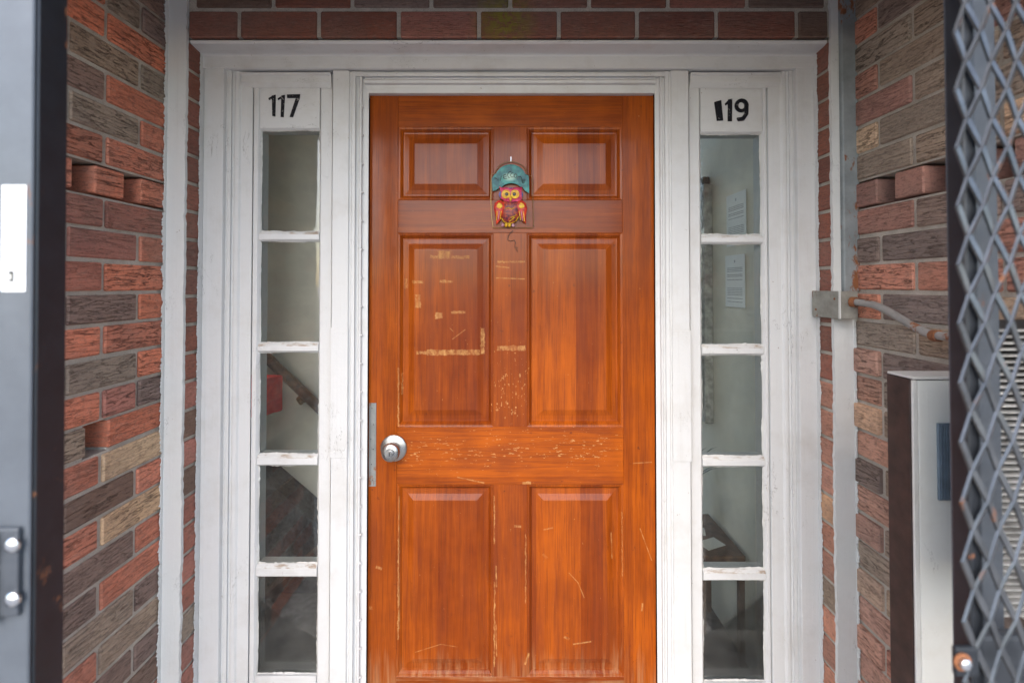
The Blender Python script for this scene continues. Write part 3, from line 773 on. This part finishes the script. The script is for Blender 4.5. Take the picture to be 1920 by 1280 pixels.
LILAC = glaze('lilac_enamel', (0.40, 0.16, 0.22), (0.55, 0.33, 0.38), 90)
BLK = simple('black_enamel', (0.012, 0.011, 0.010), 0.3)
def plate(name, pts, d, th, mat, parent, dome=0.0, bev=0.0008):
    """outline (zoom px) extruded to thickness th, with a domed front"""
    v = opts(pts, d); n = len(v)
    cx = sum(p.x for p in v) / n; cz = sum(p.z for p in v) / n
    m = MB()
    rings = [(1.0, 0.0), (1.0, -th)] + ([(0.82, -th - dome * 0.6), (0.5, -th - dome * 0.93), (0.15, -th - dome)] if dome else [(0.9, -th - 0.0004)])
    pp = []; fs = []
    for k, dy in rings: pp += [(cx + (p.x - cx) * k, d + dy, cz + (p.z - cz) * k) for p in v]
    for r in range(len(rings) - 1):
        for i in range(n): fs.append((r*n + i, r*n + (i+1) % n, (r+1)*n + (i+1) % n, (r+1)*n + i))
    fs += [tuple(range(n-1, -1, -1)), tuple(range((len(rings)-1)*n, len(rings)*n))]
    m.poly(pp, fs)
    return m.build(name, mat, parent, smooth=bool(dome))
def wire(name, pts, d, r, mat, parent, close=False):
    v = opts(pts, d)
    if close: v = v + [v[0]]
    return MB().tube(v, r, 6).build(name, mat, parent, smooth=True)
def arc(cx, cy, rx, ry, a0, a1, n=14): return [(cx + rx * math.cos(R(a0 + (a1-a0)*i/n)), cy + ry * math.sin(R(a0 + (a1-a0)*i/n))) for i in range(n + 1)]
fr = [(345, 890), (330, 780), (322, 600), (325, 360), (360, 345)] + arc(525, 375, 165, 145, 190, 350, 16) + [(700, 365), (728, 375), (738, 400), (742, 600), (748, 880), (735, 892)]
wire('wire_frame', fr, OD + 0.003, 0.0011, BRASS, ow, True)
wire('hanging_nail', [(522, 235), (523, 180)], OD + 0.004, 0.0013, BOLT, ow)
ban = [(340, 525), (330, 400), (365, 350)] + arc(520, 400, 155, 140, 200, 340, 14) + [(700, 375), (706, 470), (705, 548), (672, 530), (640, 480)] + arc(525, 520, 105, 72, -25, -155, 10) + [(400, 495), (372, 520)]
def mat_banner():
    m = M('teal_banner_enamel', rough=0.4, spec=0.22)
    p = m.pos()
    c = m.mix(m.rng(m.noise(p, 45, 3), 0.38, 0.64), (0.003, 0.085, 0.10), (0.03, 0.24, 0.21))
    # paler rubbed paint behind the lettering
    d = m.vm('DISTANCE', m.str(p, (0.6, 0, 1)), (P(*oz(510, 385), OD).x * 0.6, 0, P(*oz(510, 385), OD).z))
    c = m.mix(m.rng(d, 0.004, 0.017, 0.85, 0.0, True), c, (0.36, 0.52, 0.42))
    m.set('Base Color', c); m.set('Coat Weight', 0.15); m.set('Coat Roughness', 0.12); m.bump(m.noise(p, 240, 3), 0.35, 0.001)
    return m.m
BN = plate('banner', ban, OD, 0.002, mat_banner(), ow)
# hand lettering that follows the arch
LET = {'w': [[(355, 395), (380, 400), (392, 425), (402, 395), (415, 420), (428, 372)]],
       'e1': [[(445, 392), (478, 378), (470, 358), (450, 365), (448, 392), (462, 405), (485, 396)]],
       'l': [[(525, 328), (498, 338), (488, 362), (497, 388), (512, 392)]],
       'c': [[(548, 340), (528, 345), (518, 366), (528, 385), (548, 384)]],
       'o': [arc(568, 372, 15, 18, 0, 360, 12)],
       'm': [[(588, 402), (596, 375)], [(596, 380), (612, 378), (610, 408)], [(612, 384), (630, 388), (626, 418)]],
       'e2': [[(636, 424), (664, 428), (662, 408), (644, 406), (634, 424), (642, 444), (660, 442)]]}
for k, st in LET.items():
    m = MB()
    for s0 in st: m.tube(opts(s0, OD - 0.0030), 0.0011, 6)
    m.build('letter', BLK, BN)
# owl
plate('tail_plume', arc(522, 560, 122, 68, 0, 360, 22)[:-1], OD - 0.002, 0.002, BLUE, ow, 0.001)
body = [(450, 620), (600, 620), (620, 700), (600, 790), (550, 838), (490, 845), (440, 810), (430, 720)]
BD = plate('body', body, OD - 0.004, 0.003, PLUM, ow, 0.007)
wire('belly_rim', [(428, 795), (455, 832), (490, 848), (530, 845), (575, 820), (600, 780)], OD - 0.010, 0.0014, GOLD, ow)
for q in ([(505, 830), (545, 800), (560, 790)], [(520, 790), (560, 775), (580, 760)], [(470, 700), (500, 690), (530, 705), (555, 690)]):
    wire('feather_line', q, OD - 0.0150, 0.0014, GOLD, ow)
head = [(405, 480), (440, 492), (480, 488), (522, 505), (565, 488), (610, 490), (635, 482), (628, 540), (632, 610), (590, 630), (520, 640), (455, 622), (420, 600), (425, 540)]
HD = plate('head', head, OD - 0.006, 0.003, PINK, ow, 0.004)
for k, cx in enumerate((474, 562)):
    plate('eye_ring', arc(cx, 556, 47, 46, 0, 360, 20)[:-1], OD - 0.0105, 0.0022, GOLD, HD, 0.001)
    wire('eye_rim', arc(cx, 556, 47, 46, 0, 360, 20)[:-1], OD - 0.0125, 0.0009, PINK, HD, True)
    plate('pupil', arc(cx + (6 if k == 0 else -6), 556, 17, 17, 0, 360, 14)[:-1], OD - 0.0138, 0.001, BLK, HD, 0.0012)
plate('beak', [(505, 590), (520, 570), (536, 590), (530, 615), (518, 632), (508, 612)], OD - 0.013, 0.002, GOLD, HD, 0.003)
for k, wing in enumerate(([(395, 620), (430, 622), (458, 650), (462, 700), (440, 760), (420, 810), (375, 860), (372, 790), (352, 700), (360, 645)],
                          [(600, 622), (640, 622), (672, 650), (686, 700), (672, 770), (674, 850), (640, 820), (605, 770), (570, 700), (568, 650)])):
    W_ = plate('wing', wing, OD - 0.006, 0.003, REDE, ow, 0.004)
    cx = 408 if k == 0 else 628
    plate('wing_patch', [(cx - 30, 675), (cx - 8, 640), (cx + 20, 650), (cx + 32, 680), (cx + 5, 700), (cx - 18, 692)], OD - 0.0115, 0.0018, GOLD, W_, 0.001)
    for j in range(3):
        x0 = cx - 22 + 20 * j; sl = -10 if k == 0 else 12
        wire('wing_feather', [(x0, 725), (x0 + sl * 0.5, 765), (x0 + sl, 815 + 6 * j * (1 if k else -1))], OD - 0.0118, 0.0017, GOLD if j != 1 else LILAC, W_)
for cx in (440, 475, 508, 545):
    plate('toe', arc(cx, 865, 15, 20, 0, 360, 12)[:-1], OD - 0.003, 0.003, GOLD if cx in (475, 508) else LILAC, ow, 0.003)
# wire curl left hanging under the plaque
cw = thing('loose_wire', P(*oz(540, 1000), OD + 0.006), 'thin dark curled wire dangling below the owl plaque', 'wire')
MB().tube(opts([(545, 920), (520, 940), (495, 975), (490, 1010), (515, 1025), (555, 1015), (568, 1035), (558, 1085), (590, 1090), (572, 1105), (590, 1130)], OD + 0.007), 0.0009, 6).build('wire_curl', BLK, cw)

# ================================================================== RIGHT CORNER: channel, junction box, conduit
CHN = thing('steel_channel', (0.98, 1.34, fz(548, 1.34)), 'rusty blue-grey steel channel running up the right corner', 'channel')
cx0, cx1 = fx(1577, 1.335, 200), fx(1608, 1.335, 200)
MB().extrude([(cx0, 1.343), (cx0, 1.332), (cx0 + 0.004, 1.330), (cx1 - 0.004, 1.330), (cx1, 1.332), (cx1, 1.343)], 'z', fz(546, 1.33), 2.50).build('channel_face', CHANNEL, CHN, 0.0006)
rr = random.Random(5)
for i in range(11):
    z = fz(40 + 47 * i, 1.33) + rr.uniform(-.008, .008)
    MB().lathe((cx1 + 0.004, 1.336, z), (0.25, -1, 0.1), [(0.009, 0), (0.010, 0.002), (0.007, 0.005), (0.002, 0.006)], 9).build('rust_scab', RUST, CHN)
JB = thing('junction_box', P(1575, 573, 1.35), 'square weathered steel junction box at the right frame edge', 'junction box')
jx0, jx1 = fx(1574, 1.30), fx(1610, 1.30)
jz0, jz1 = fz(598, 1.30), fz(546, 1.30)
MB().box(jx0, jx1, 1.30, 1.415, jz0, jz1).build('box_body', BOXSTEEL, JB, 0.0012)
MB().box(jx0 - 0.0022, jx0 - 0.0003, 1.298, 1.412, jz0 + 0.001, jz1 - 0.001).build('cover', BOXSTEEL, JB, 0.0005)
MB().box(jx0 - 0.0025, jx0 + 0.004, 1.2985, 1.2998, jz0, jz1).build('rim', WHITE_STRIP, JB)
for d, t in ((1.315, 0.72), (1.395, 0.28)):
    MB().lathe((jx0 - 0.0022, d, jz0 + (jz1 - jz0) * t), (-1, 0, 0), [(0.0036, 0), (0.0032, 0.001)], 10).build('screw', RUST, JB)
CN = thing('conduit', P(1680, 590, 1.15), 'bent grey metal conduit running along the right brick wall', 'conduit')
path = [P(1597, 566, 1.299), P(1612, 567, 1.275), P(1635, 570, 1.24), P(1660, 580, 1.20), P(1690, 598, 1.155), P(1720, 616, 1.105), P(1745, 627, 1.065), P(1772, 631, 1.02), P(1850, 640, 0.93), P(1960, 655, 0.84)]
# smooth the run
def smoothpath(p, it=2):
    for _ in range(it):
        q = [p[0]]
        for a, b in zip(p[:-1], p[1:]): q += [a.lerp(b, 0.25), a.lerp(b, 0.75)]
        p = q + [p[-1]]
    return p
sp_ = smoothpath(path)
MB().tube(sp_, 0.0098, 12).build('pipe', CONDUIT, CN, smooth=True)
c = P(1750, 629, 1.056); c2 = P(1761, 630, 1.038)
MB().tube([c, c2], 0.0135, 12).build('coupling', RUST, CN, smooth=True)
MB().tube([P(1596, 566, 1.300), P(1606, 566.5, 1.287)], 0.0145, 10).build('box_connector', RUST, CN, smooth=True)

# ================================================================== CABINET ON THE RIGHT
CB = thing('wall_cabinet', (0.93, 0.98, 0), 'tall cream-fronted cabinet with dark brown side against the right wall', 'cabinet')
bx0 = fx(1713, 0.95, 900); bzt = fz(706, 0.95); bd0, bd1 = 0.95, 1.012
MB().box(bx0 + 0.004, WX - 0.002, bd0 + 0.004, bd1, 0.02, bzt - 0.006).build('carcass', BROWNPAINT, CB, 0.001)
MB().box(bx0 - 0.001, bx0 + 0.0035, bd0 + 0.006, bd1 + 0.001, 0.02, bzt - 0.007).build('side_panel', BROWNPAINT, CB, 0.0008)
MB().box(bx0 + 0.001, WX - 0.003, bd0 - 0.002, bd1 + 0.002, bzt - 0.0055, bzt).build('top_panel', PUTTY, CB, 0.0008)
MB().box(bx0 + 0.012, WX - 0.003, bd0, bd0 + 0.0035, 0.02, bzt - 0.008).build('front_panel', CREAM, CB, 0.001)
MB().box(bx0, bx0 + 0.0105, bd0 - 0.001, bd0 + 0.0045, 0.02, bzt - 0.0075).build('edge_trim', PUTTY, CB, 0.0012)
h0, h1 = fx(1755, bd0, 860), fx(1800, bd0, 860)
HN = MB().box(h0, h1, bd0 - 0.006, bd0 - 0.0005, fz(936, bd0), fz(792, bd0)).build('handle_recess', SLOT, CB, 0.0015)
for k in range(4): MB().box(h0 + 0.004 + 0.006 * k, h0 + 0.007 + 0.006 * k, bd0 - 0.008, bd0 - 0.0055, fz(932, bd0), fz(796, bd0)).build('ridge', SLOT, HN)

# ================================================================== SECURITY GATE PANEL (right) AND POST (left)
GP = 0.55
SG = thing('security_gate', (0.75, GP, 0), 'black steel gate panel with expanded diamond mesh at the right edge', 'gate')
fx0, fx1 = fx(1778, GP + 0.03), fx(1838, GP + 0.006)
MB().box(fx0, fx1, GP + 0.006, GP + 0.03, 0.0, 2.40).build('frame_bar', BLACKSTEEL, SG, 0.002)
MB().box(fx(1826, 0.64), fx(1878, 0.64), 0.64, 0.68, 0.0, 2.40).build('rear_post', GREYSTEEL, SG, 0.003)
MB().box(fx1, 1.015, GP + 0.006, GP + 0.03, -0.001, 0.04).build('bottom_rail', BLACKSTEEL, SG, 0.002)
hw, hh = 24 * GP / F, 55 * GP / F
mx0 = fx(1800, GP); mz0 = fz(606, GP)
m = MB()
def strand(a, b, sgn):
    """flat strand of the expanded sheet, rolled about its own length towards the right"""
    a = Vector(a); b = Vector(b); t = (b - a).normalized()
    side = Vector((0.92, 0, 0.40 * sgn)); side = (side - t * side.dot(t)).normalized()
    al = R(12) if sgn > 0 else R(33)
    nrm = (Vector((0, -1, 0)) * math.cos(al) + side * math.sin(al)).normalized()
    s2 = t.cross(nrm).normalized()
    w2, h2 = 0.0038, 0.0014
    v = [p + s2 * i * w2 + nrm * j * h2 for p in (a - t * 0.0015, b + t * 0.0015) for i, j in ((-1,-1), (1,-1), (1,1), (-1,1))]
    m.poly(v, [(0,1,2,3), (7,6,5,4), (0,4,5,1), (1,5,6,2), (2,6,7,3), (3,7,4,0)])
nx = int((1.012 - mx0) / (2 * hw)); r0 = -int((2.36 - mz0) / (2 * hh)); r1 = int((mz0 - 0.06) / (2 * hh))
for i in range(nx + 1):
    for j in range(r0, r1 + 1):
        xl_, zc_ = mx0 + 2 * hw * i, mz0 - 2 * hh * j
        L_ = (xl_, GP, zc_); B_ = (xl_ + hw, GP + 0.003, zc_ - hh); R_ = (xl_ + 2*hw, GP, zc_); T_ = (xl_ + hw, GP + 0.003, zc_ + hh)
        if R_[0] > 1.018: continue
        strand(L_, B_, 1); strand(T_, R_, 1); strand(B_, R_, -1); strand(L_, T_, -1)
m.build('expanded_mesh', MESHSTEEL, SG)
bc = P(1802, 1238, GP)
LB = MB().box(fx(1782, GP), fx(1826, GP), GP - 0.001, GP + 0.0055, fz(1268, GP), fz(1212, GP)).build('lock_lug', BLACKSTEEL, SG, 0.004, 2)
MB().lathe((bc.x, GP - 0.001, bc.z), (0, -1, 0), [(0.0105, 0), (0.0105, 0.0015), (0.0085, 0.002)], 18).build('washer', RUST, LB, smooth=True)
MB().lathe((bc.x, GP - 0.003, bc.z), (0, -1, 0), [(0.0065, 0), (0.0065, 0.004), (0.0045, 0.0055), (0.002, 0.006)], 16).build('bolt', BOLT, LB, smooth=True)
MB().box(fx(1800, GP + 0.04), fx(1960, GP + 0.04), GP + 0.034, GP + 0.05, fz(1330, GP + 0.04), fz(1185, GP + 0.04)).build('lock_case', KEEP, SG, 0.006, 2)

SLATM = simple('grey_vent_enamel', (0.46, 0.455, 0.43), 0.45, 0, 0.25, 30)
LV = thing('louvred_vent', (0.9, 0.76, 0.9), 'pale ribbed vent grille seen through the diamond mesh at right', 'vent')
ld = 0.76
lx0, lx1 = fx(1868, ld), 1.0
lz1, lz0 = fz(614, ld), fz(1160, ld)
MB().box(lx0, lx1, ld + 0.02, ld + 0.05, lz0 - 0.01, lz1 + 0.01).build('housing', DARK, LV, 0.002)
nsl = 46; me_sl = None
for i in range(nsl):
    z = lz1 - (lz1 - lz0) * (i + 0.5) / nsl
    if me_sl is None:
        me_sl = MB().extrude([(-0.003, -0.0016), (-0.003, 0.0012), (0.010, 0.0018), (0.010, -0.0008)], 'x', lx0 + 0.001, lx1 - 0.001).mesh('slat', 0)
        me_sl.materials.append(SLATM)
    o = bpy.data.objects.new('slat', me_sl); COL.objects.link(o); o.location = (0, ld + 0.003, z); attach(o, LV)

GPO = thing('gate_post', (-0.62, GP, 0), 'grey steel gate post, its shaded edge coloured black, with white sticker at the left edge', 'post')
pxr = fx(57, GP)
def lean(o): # the post leans a little to the right at its foot
    for v in o.data.vertices: v.co.x += (EYE - v.co.z) * 0.008
    return o
lean(MB().box(pxr - 0.085, pxr, GP, GP + 0.004, 0.0, 2.40).build('face_plate', GREYSTEEL, GPO, 0.0015))
lean(MB().box(pxr - 0.04, pxr + 0.0015, GP + 0.0045, GP + 0.043, 0.0, 2.40).build('return', BLACKSTEEL, GPO, 0.002))  # post edge in shade, the shadow put into its black colour
def mat_sticker():
    m = M('sticker', (0.86, 0.87, 0.88), 0.35)
    p = m.pos(); s = m.sep(p)
    # a faint column of small print
    inx = m.rng(m.ma('ABSOLUTE', m.ma('SUBTRACT', s[0], fx(22, GP))), 0.0018, 0.0022, 1, 0)
    inz = m.rng(m.ma('ABSOLUTE', m.ma('SUBTRACT', s[2], fz(415, GP))), 0.033, 0.034, 1, 0)
    bars = m.rng(m.wnoise(m.ma('FLOOR', m.ma('MULTIPLY', s[2], 420))), 0.5, 0.55)
    m.set('Base Color', m.mix(m.ma('MULTIPLY', m.ma('MULTIPLY', inx, inz), m.ma('MULTIPLY', bars, 0.28)), (0.86, 0.87, 0.88), (0.25, 0.25, 0.27)))
    return m.m
a_ = P(1, 547, GP - 0.001); b_ = P(51, 347, GP - 0.001)
ST = lean(MB().box(a_.x, b_.x, GP - 0.0012, GP - 0.0003, a_.z, b_.z).build('sticker', mat_sticker(), GPO, 0.0004))
lean(MB().box(fx(16, GP), fx(26, GP), GP - 0.0016, GP - 0.0013, fz(528, GP), fz(508, GP)).build('printed_mark', BLK, ST))
lean(MB().box(fx(18, GP), fx(22, GP), GP - 0.0020, GP - 0.0017, fz(524, GP), fz(514, GP)).build('mark_centre', CREAM, ST))
kp = lean(MB().box(fx(-60, GP), fx(46, GP), GP - 0.006, GP - 0.0004, fz(1150, GP), fz(985, GP)).build('keep_plate', KEEP, GPO, 0.004, 2))
lean(MB().box(fx(-60, GP), fx(12, GP), GP - 0.012, GP - 0.0065, fz(1160, GP), fz(990, GP)).build('latch_tongue', GREYSTEEL, kp, 0.003))
for py in (1020, 1121):
    c = P(22, py, GP - 0.006)
    lean(MB().lathe((c.x, GP - 0.006, c.z), (0, -1, 0), [(0.0088, 0), (0.0085, 0.003), (0.0060, 0.0055), (0.0025, 0.0065)], 18).build('bolt', BOLT, kp, smooth=True))

# ================================================================== INSIDE THE LOBBY
RAILW = simple('dark_stained_rail', (0.14, 0.062, 0.024), 0.4, 0, 0.3, 40)
CARPET = simple('stair_carpet', (0.032, 0.034, 0.040), 0.95, 0, 0.5, 60, 0.5)
BROWNBAR = simple('brown_bar', (0.085, 0.042, 0.026), 0.6, 0, 0.3, 20)
HR = thing('handrail', P(545, 712, 2.24), 'brown wooden stair handrail behind the left sidelight', 'handrail')
a_, b_ = P(440, 612, 2.24), P(680, 842, 2.24)
MB().tube([a_, b_], 0.025, 10).build('rail', RAILW, HR, smooth=True)
c = P(561, 738, 2.26)
MB().tube([c + Vector((0, 0.045, -0.03)), c + Vector((0, 0.02, -0.05)), c + Vector((0, -0.01, -0.02))], 0.011, 8).build('bracket', BRASS, HR, smooth=True)
MB().lathe(c + Vector((0, 0.04, -0.03)), (0, -1, 0), [(0.026, 0), (0.024, 0.006), (0.01, 0.009)], 14).build('bracket_rose', BRASS, HR, smooth=True)
# the stair: flight climbing to the left along the back wall, closed by a dark panel
ST_ = thing('staircase', (-0.8, 2.2, 0), 'dark carpeted staircase climbing to the left behind the left sidelight', 'staircase')
e0, e1 = P(380, 803, 2.16), P(760, 1129, 2.16)
sl = (e1.z - e0.z) / (e1.x - e0.x)
xa, xb = -1.235, 0.02
def ez(x): return e0.z + sl * (x - e0.x)
MB().extrude([(xa, 0.0), (xa, ez(xa)), (min(xb, e0.x - e0.z / sl), max(0.0, ez(xb))), (xb, 0.0)], 'y', 2.16, 2.175).build('side_panel', CARPET, ST_)
MB().extrude([(xa, ez(xa)), (xa, ez(xa) + 0.022), (xb, ez(xb) + 0.022), (xb, ez(xb))], 'y', 2.150, 2.30).build('sloping_cap', CARPET, ST_)
for i in range(7):
    x1_ = e0.x - (0.12 + 0.0) / sl * 0 + 0.0
    zz_ = 0.17 * (i + 1); xx = e0.x + (zz_ - 0.05 - e0.z) / sl
    if xx < xa + 0.05: continue
    MB().box(max(xa, xx - 0.25), xx, 2.18, 2.30, zz_ - 0.17, zz_ - 0.02).build('step', CARPET, ST_, 0.004)
a_, b_ = P(470, 1140, 2.145), P(640, 1000, 2.145)
MB().tube([a_, b_], 0.030, 4).build('brown_bar', BROWNBAR, ST_)  # plain brown bar slanting up to the right across the stair
# fire alarm on the left lobby wall
ALR = glaze('alarm_red', (0.75, 0.02, 0.02), (0.95, 0.05, 0.04), 40)
FA = thing('fire_alarm', P(490, 740, 2.02), 'red wall fire alarm seen through the left sidelight', 'alarm')
za_, zb_ = fz(776, 2.02), fz(706, 2.02)
x_f = fx(514, 2.02)
MB().box(-1.242, -1.225, 1.90, 2.09, za_ - 0.01, zb_ + 0.012).build('back_plate', CREAM, FA, 0.004)
pr = [(-1.224, 1.93), (-1.224, 2.075), (x_f + 0.02, 2.065), (x_f, 2.045), (x_f - 0.015, 1.985), (-1.19, 1.93)]
MB().extrude([(x, y) for x, y in pr], 'z', za_, zb_).build('housing', ALR, FA, 0.010, 3, True)
MB().box(x_f - 0.115, x_f - 0.025, 1.965, 1.983, za_ + 0.015, zb_ - 0.045).build('front_cover', ALR, FA, 0.006, 2)
tc = bpy.data.curves.new('fire_text', 'FONT'); tc.body = 'FIRE'; tc.size = 0.046; tc.align_x = 'CENTER'; tc.align_y = 'CENTER'
to = bpy.data.objects.new('fire_text', tc); COL.objects.link(to)
bpy.context.view_layer.update()
tm = bpy.data.meshes.new_from_object(to.evaluated_get(bpy.context.evaluated_depsgraph_get()))
bpy.data.objects.remove(to)
lt = bpy.data.objects.new('printed_lettering', tm); COL.objects.link(lt); tm.materials.append(CREAM)
lt.rotation_euler = (R(90), R(-90), 0); lt.location = (x_f - 0.050, 1.9640, (za_ + zb_) / 2 - 0.012)
attach(lt, FA)
# notices on the right lobby wall
def mat_paper():
    m = M('notice_paper', (0.74, 0.74, 0.70), 0.7)
    o = m.obj(); s = m.sep(o)     # local: y along the wall, z up
    row = m.ma('FLOOR', m.ma('MULTIPLY', s[2], 110)); fr = m.ma('FRACT', m.ma('MULTIPLY', s[2], 110))
    on = m.ma('MULTIPLY', m.rng(m.wnoise(row), 0.42, 0.45), m.rng(fr, 0.5, 0.55))
    ins = m.rng(m.ma('ABSOLUTE', s[1]), 0.082, 0.084, 1, 0)
    zz_ = m.ma('MULTIPLY', m.rng(s[2], -0.115, -0.113), m.rng(s[2], 0.075, 0.077, 1, 0))
    wd = m.rng(m.noise(m.str(o, (1, 160, 1)), 1, 1), 0.36, 0.42)
    ink = m.ma('MULTIPLY', m.ma('MULTIPLY', on, ins), m.ma('MULTIPLY', zz_, wd))
    # crest at the head of the sheet
    cr = m.ma('MULTIPLY', m.rng(m.ma('ABSOLUTE', s[1]), 0.005, 0.006, 1, 0), m.rng(m.ma('ABSOLUTE', m.ma('SUBTRACT', s[2], 0.105)), 0.007, 0.008, 1, 0))
    m.set('Base Color', m.mix(m.ma('MAXIMUM', ink, cr), (0.93, 0.93, 0.91), (0.45, 0.45, 0.45)))
    return m.m
PAPER = mat_paper()
for (pxa, pxb, py0, lab) in ((1362, 1402, 362, 'printed notice on the lobby wall behind the top pane under 119'), (1358, 1400, 478, 'printed notice on the lobby wall behind the second pane under 119')):
    Xw = 0.908
    da, db = Xw * F / (pxa - PPX), Xw * F / (pxb - PPX)
    dm = (da + db) / 2; zt_ = fz(py0, dm)
    o = MB().box(-0.0008, 0.0008, -0.105, 0.105, -0.14, 0.14).build('paper_notice', PAPER)
    o.location = (Xw, dm, zt_ - 0.105); o.scale = (1, 0.75, 0.75)
    tag(o, lab, 'notice', 'notices on the lobby wall')
DP = thing('metal_cabinet', (0.89, 2.1, fz(790, 2.08)), 'tall pale metal panel box on the lobby wall behind the right sidelight', 'cabinet')
MB().box(0.872, 0.9115, 2.035, 2.30, fz(792, 2.05), fz(346, 2.05)).build('case', SLATM, DP, 0.003)
MB().box(0.868, 0.8712, 2.05, 2.29, fz(780, 2.05), fz(356, 2.05)).build('cover', SLATM, DP, 0.001)
MB().box(0.880, 0.9115, 2.06, 2.20, fz(345.5, 2.05), fz(330, 2.05)).build('dark_cap', DARK, DP, 0.004)
# low stand with papers and a plant
STAND_W = simple('stand_wood', (0.11, 0.058, 0.034), 0.5, 0, 0.3, 30)
LS = thing('plant_stand', P(1345, 1200, 1.85), 'low brown wooden stand on the lobby floor behind the right sidelight', 'stand')
sz = 0.42
s0, s1 = fx(1290, 1.85), fx(1369, 1.85)
MB().box(s0, s1, 1.74, 2.06, sz - 0.022, sz).build('top', STAND_W, LS, 0.003)
MB().box(s0 + 0.012, s1 - 0.012, 1.752, 1.765, sz - 0.09, sz - 0.0225).build('apron', STAND_W, LS)
for x in (s0 + 0.012, s1 - 0.012):
    for y in (1.755, 2.045):
        MB().box(x - 0.011, x + 0.011, y - 0.011, y + 0.011, 0.0, sz - 0.0225).build('leg', STAND_W, LS, 0.002)
for i, (x, y, rz) in enumerate(((0.80, 1.82, 0.4), (0.77, 1.92, -0.3))):
    o = MB().box(-0.045, 0.045, -0.03, 0.03, 0, 0.002).build('loose_paper', CREAM); o.location = (x, y, sz + 0.001); o.rotation_euler = (0, 0, rz)
    tag(o, ('nearer' if i == 0 else 'farther') + ' white slip of paper lying on the brown plant stand', 'paper', 'papers on the stand')
LEAF = simple('plant_leaf', (0.055, 0.075, 0.030), 0.5, 0, 0.3, 50)
PL = thing('potted_plant', (0.745, 1.98, sz), 'spiky green plant standing behind the right sidelight', 'plant')
MB().lathe((0.745, 1.98, sz + 0.0005), (0, 0, 1), [(0.045, 0), (0.062, 0.11), (0.066, 0.115), (0.066, 0.13), (0.055, 0.13), (0.052, 0.10)], 20).build('pot', BROWNPAINT, PL, smooth=True)
rr = random.Random(9); m = MB()
for i in range(46):
    an = rr.uniform(0, 2 * math.pi); L = rr.uniform(0.14, 0.28); bend = rr.uniform(0.3, 1.0)
    base = Vector((0.745 + 0.02 * math.cos(an), 1.98 + 0.02 * math.sin(an), sz + 0.12 + rr.uniform(0, 0.14)))
    dr = Vector((math.cos(an), math.sin(an), 0)); sd = Vector((-math.sin(an), math.cos(an), 0))
    pts = []
    for k in range(5):
        t = k / 4; p = base + dr * L * t * bend * 0.75 + Vector((0, 0, 1)) * (L * t * (1 - 0.55 * bend * t))
        wd = 0.0065 * (1 - t) ** 0.7 * (0.5 + t if t < .5 else 1)
        pts += [p - sd * wd, p + sd * wd]
    m.poly(pts, [(2*k, 2*k+1, 2*k+3, 2*k+2) for k in range(4)])
m.tube([(0.745, 1.98, sz + 0.10), (0.745, 1.98, sz + 0.27)], 0.008, 6)
m.build('foliage', LEAF, PL)
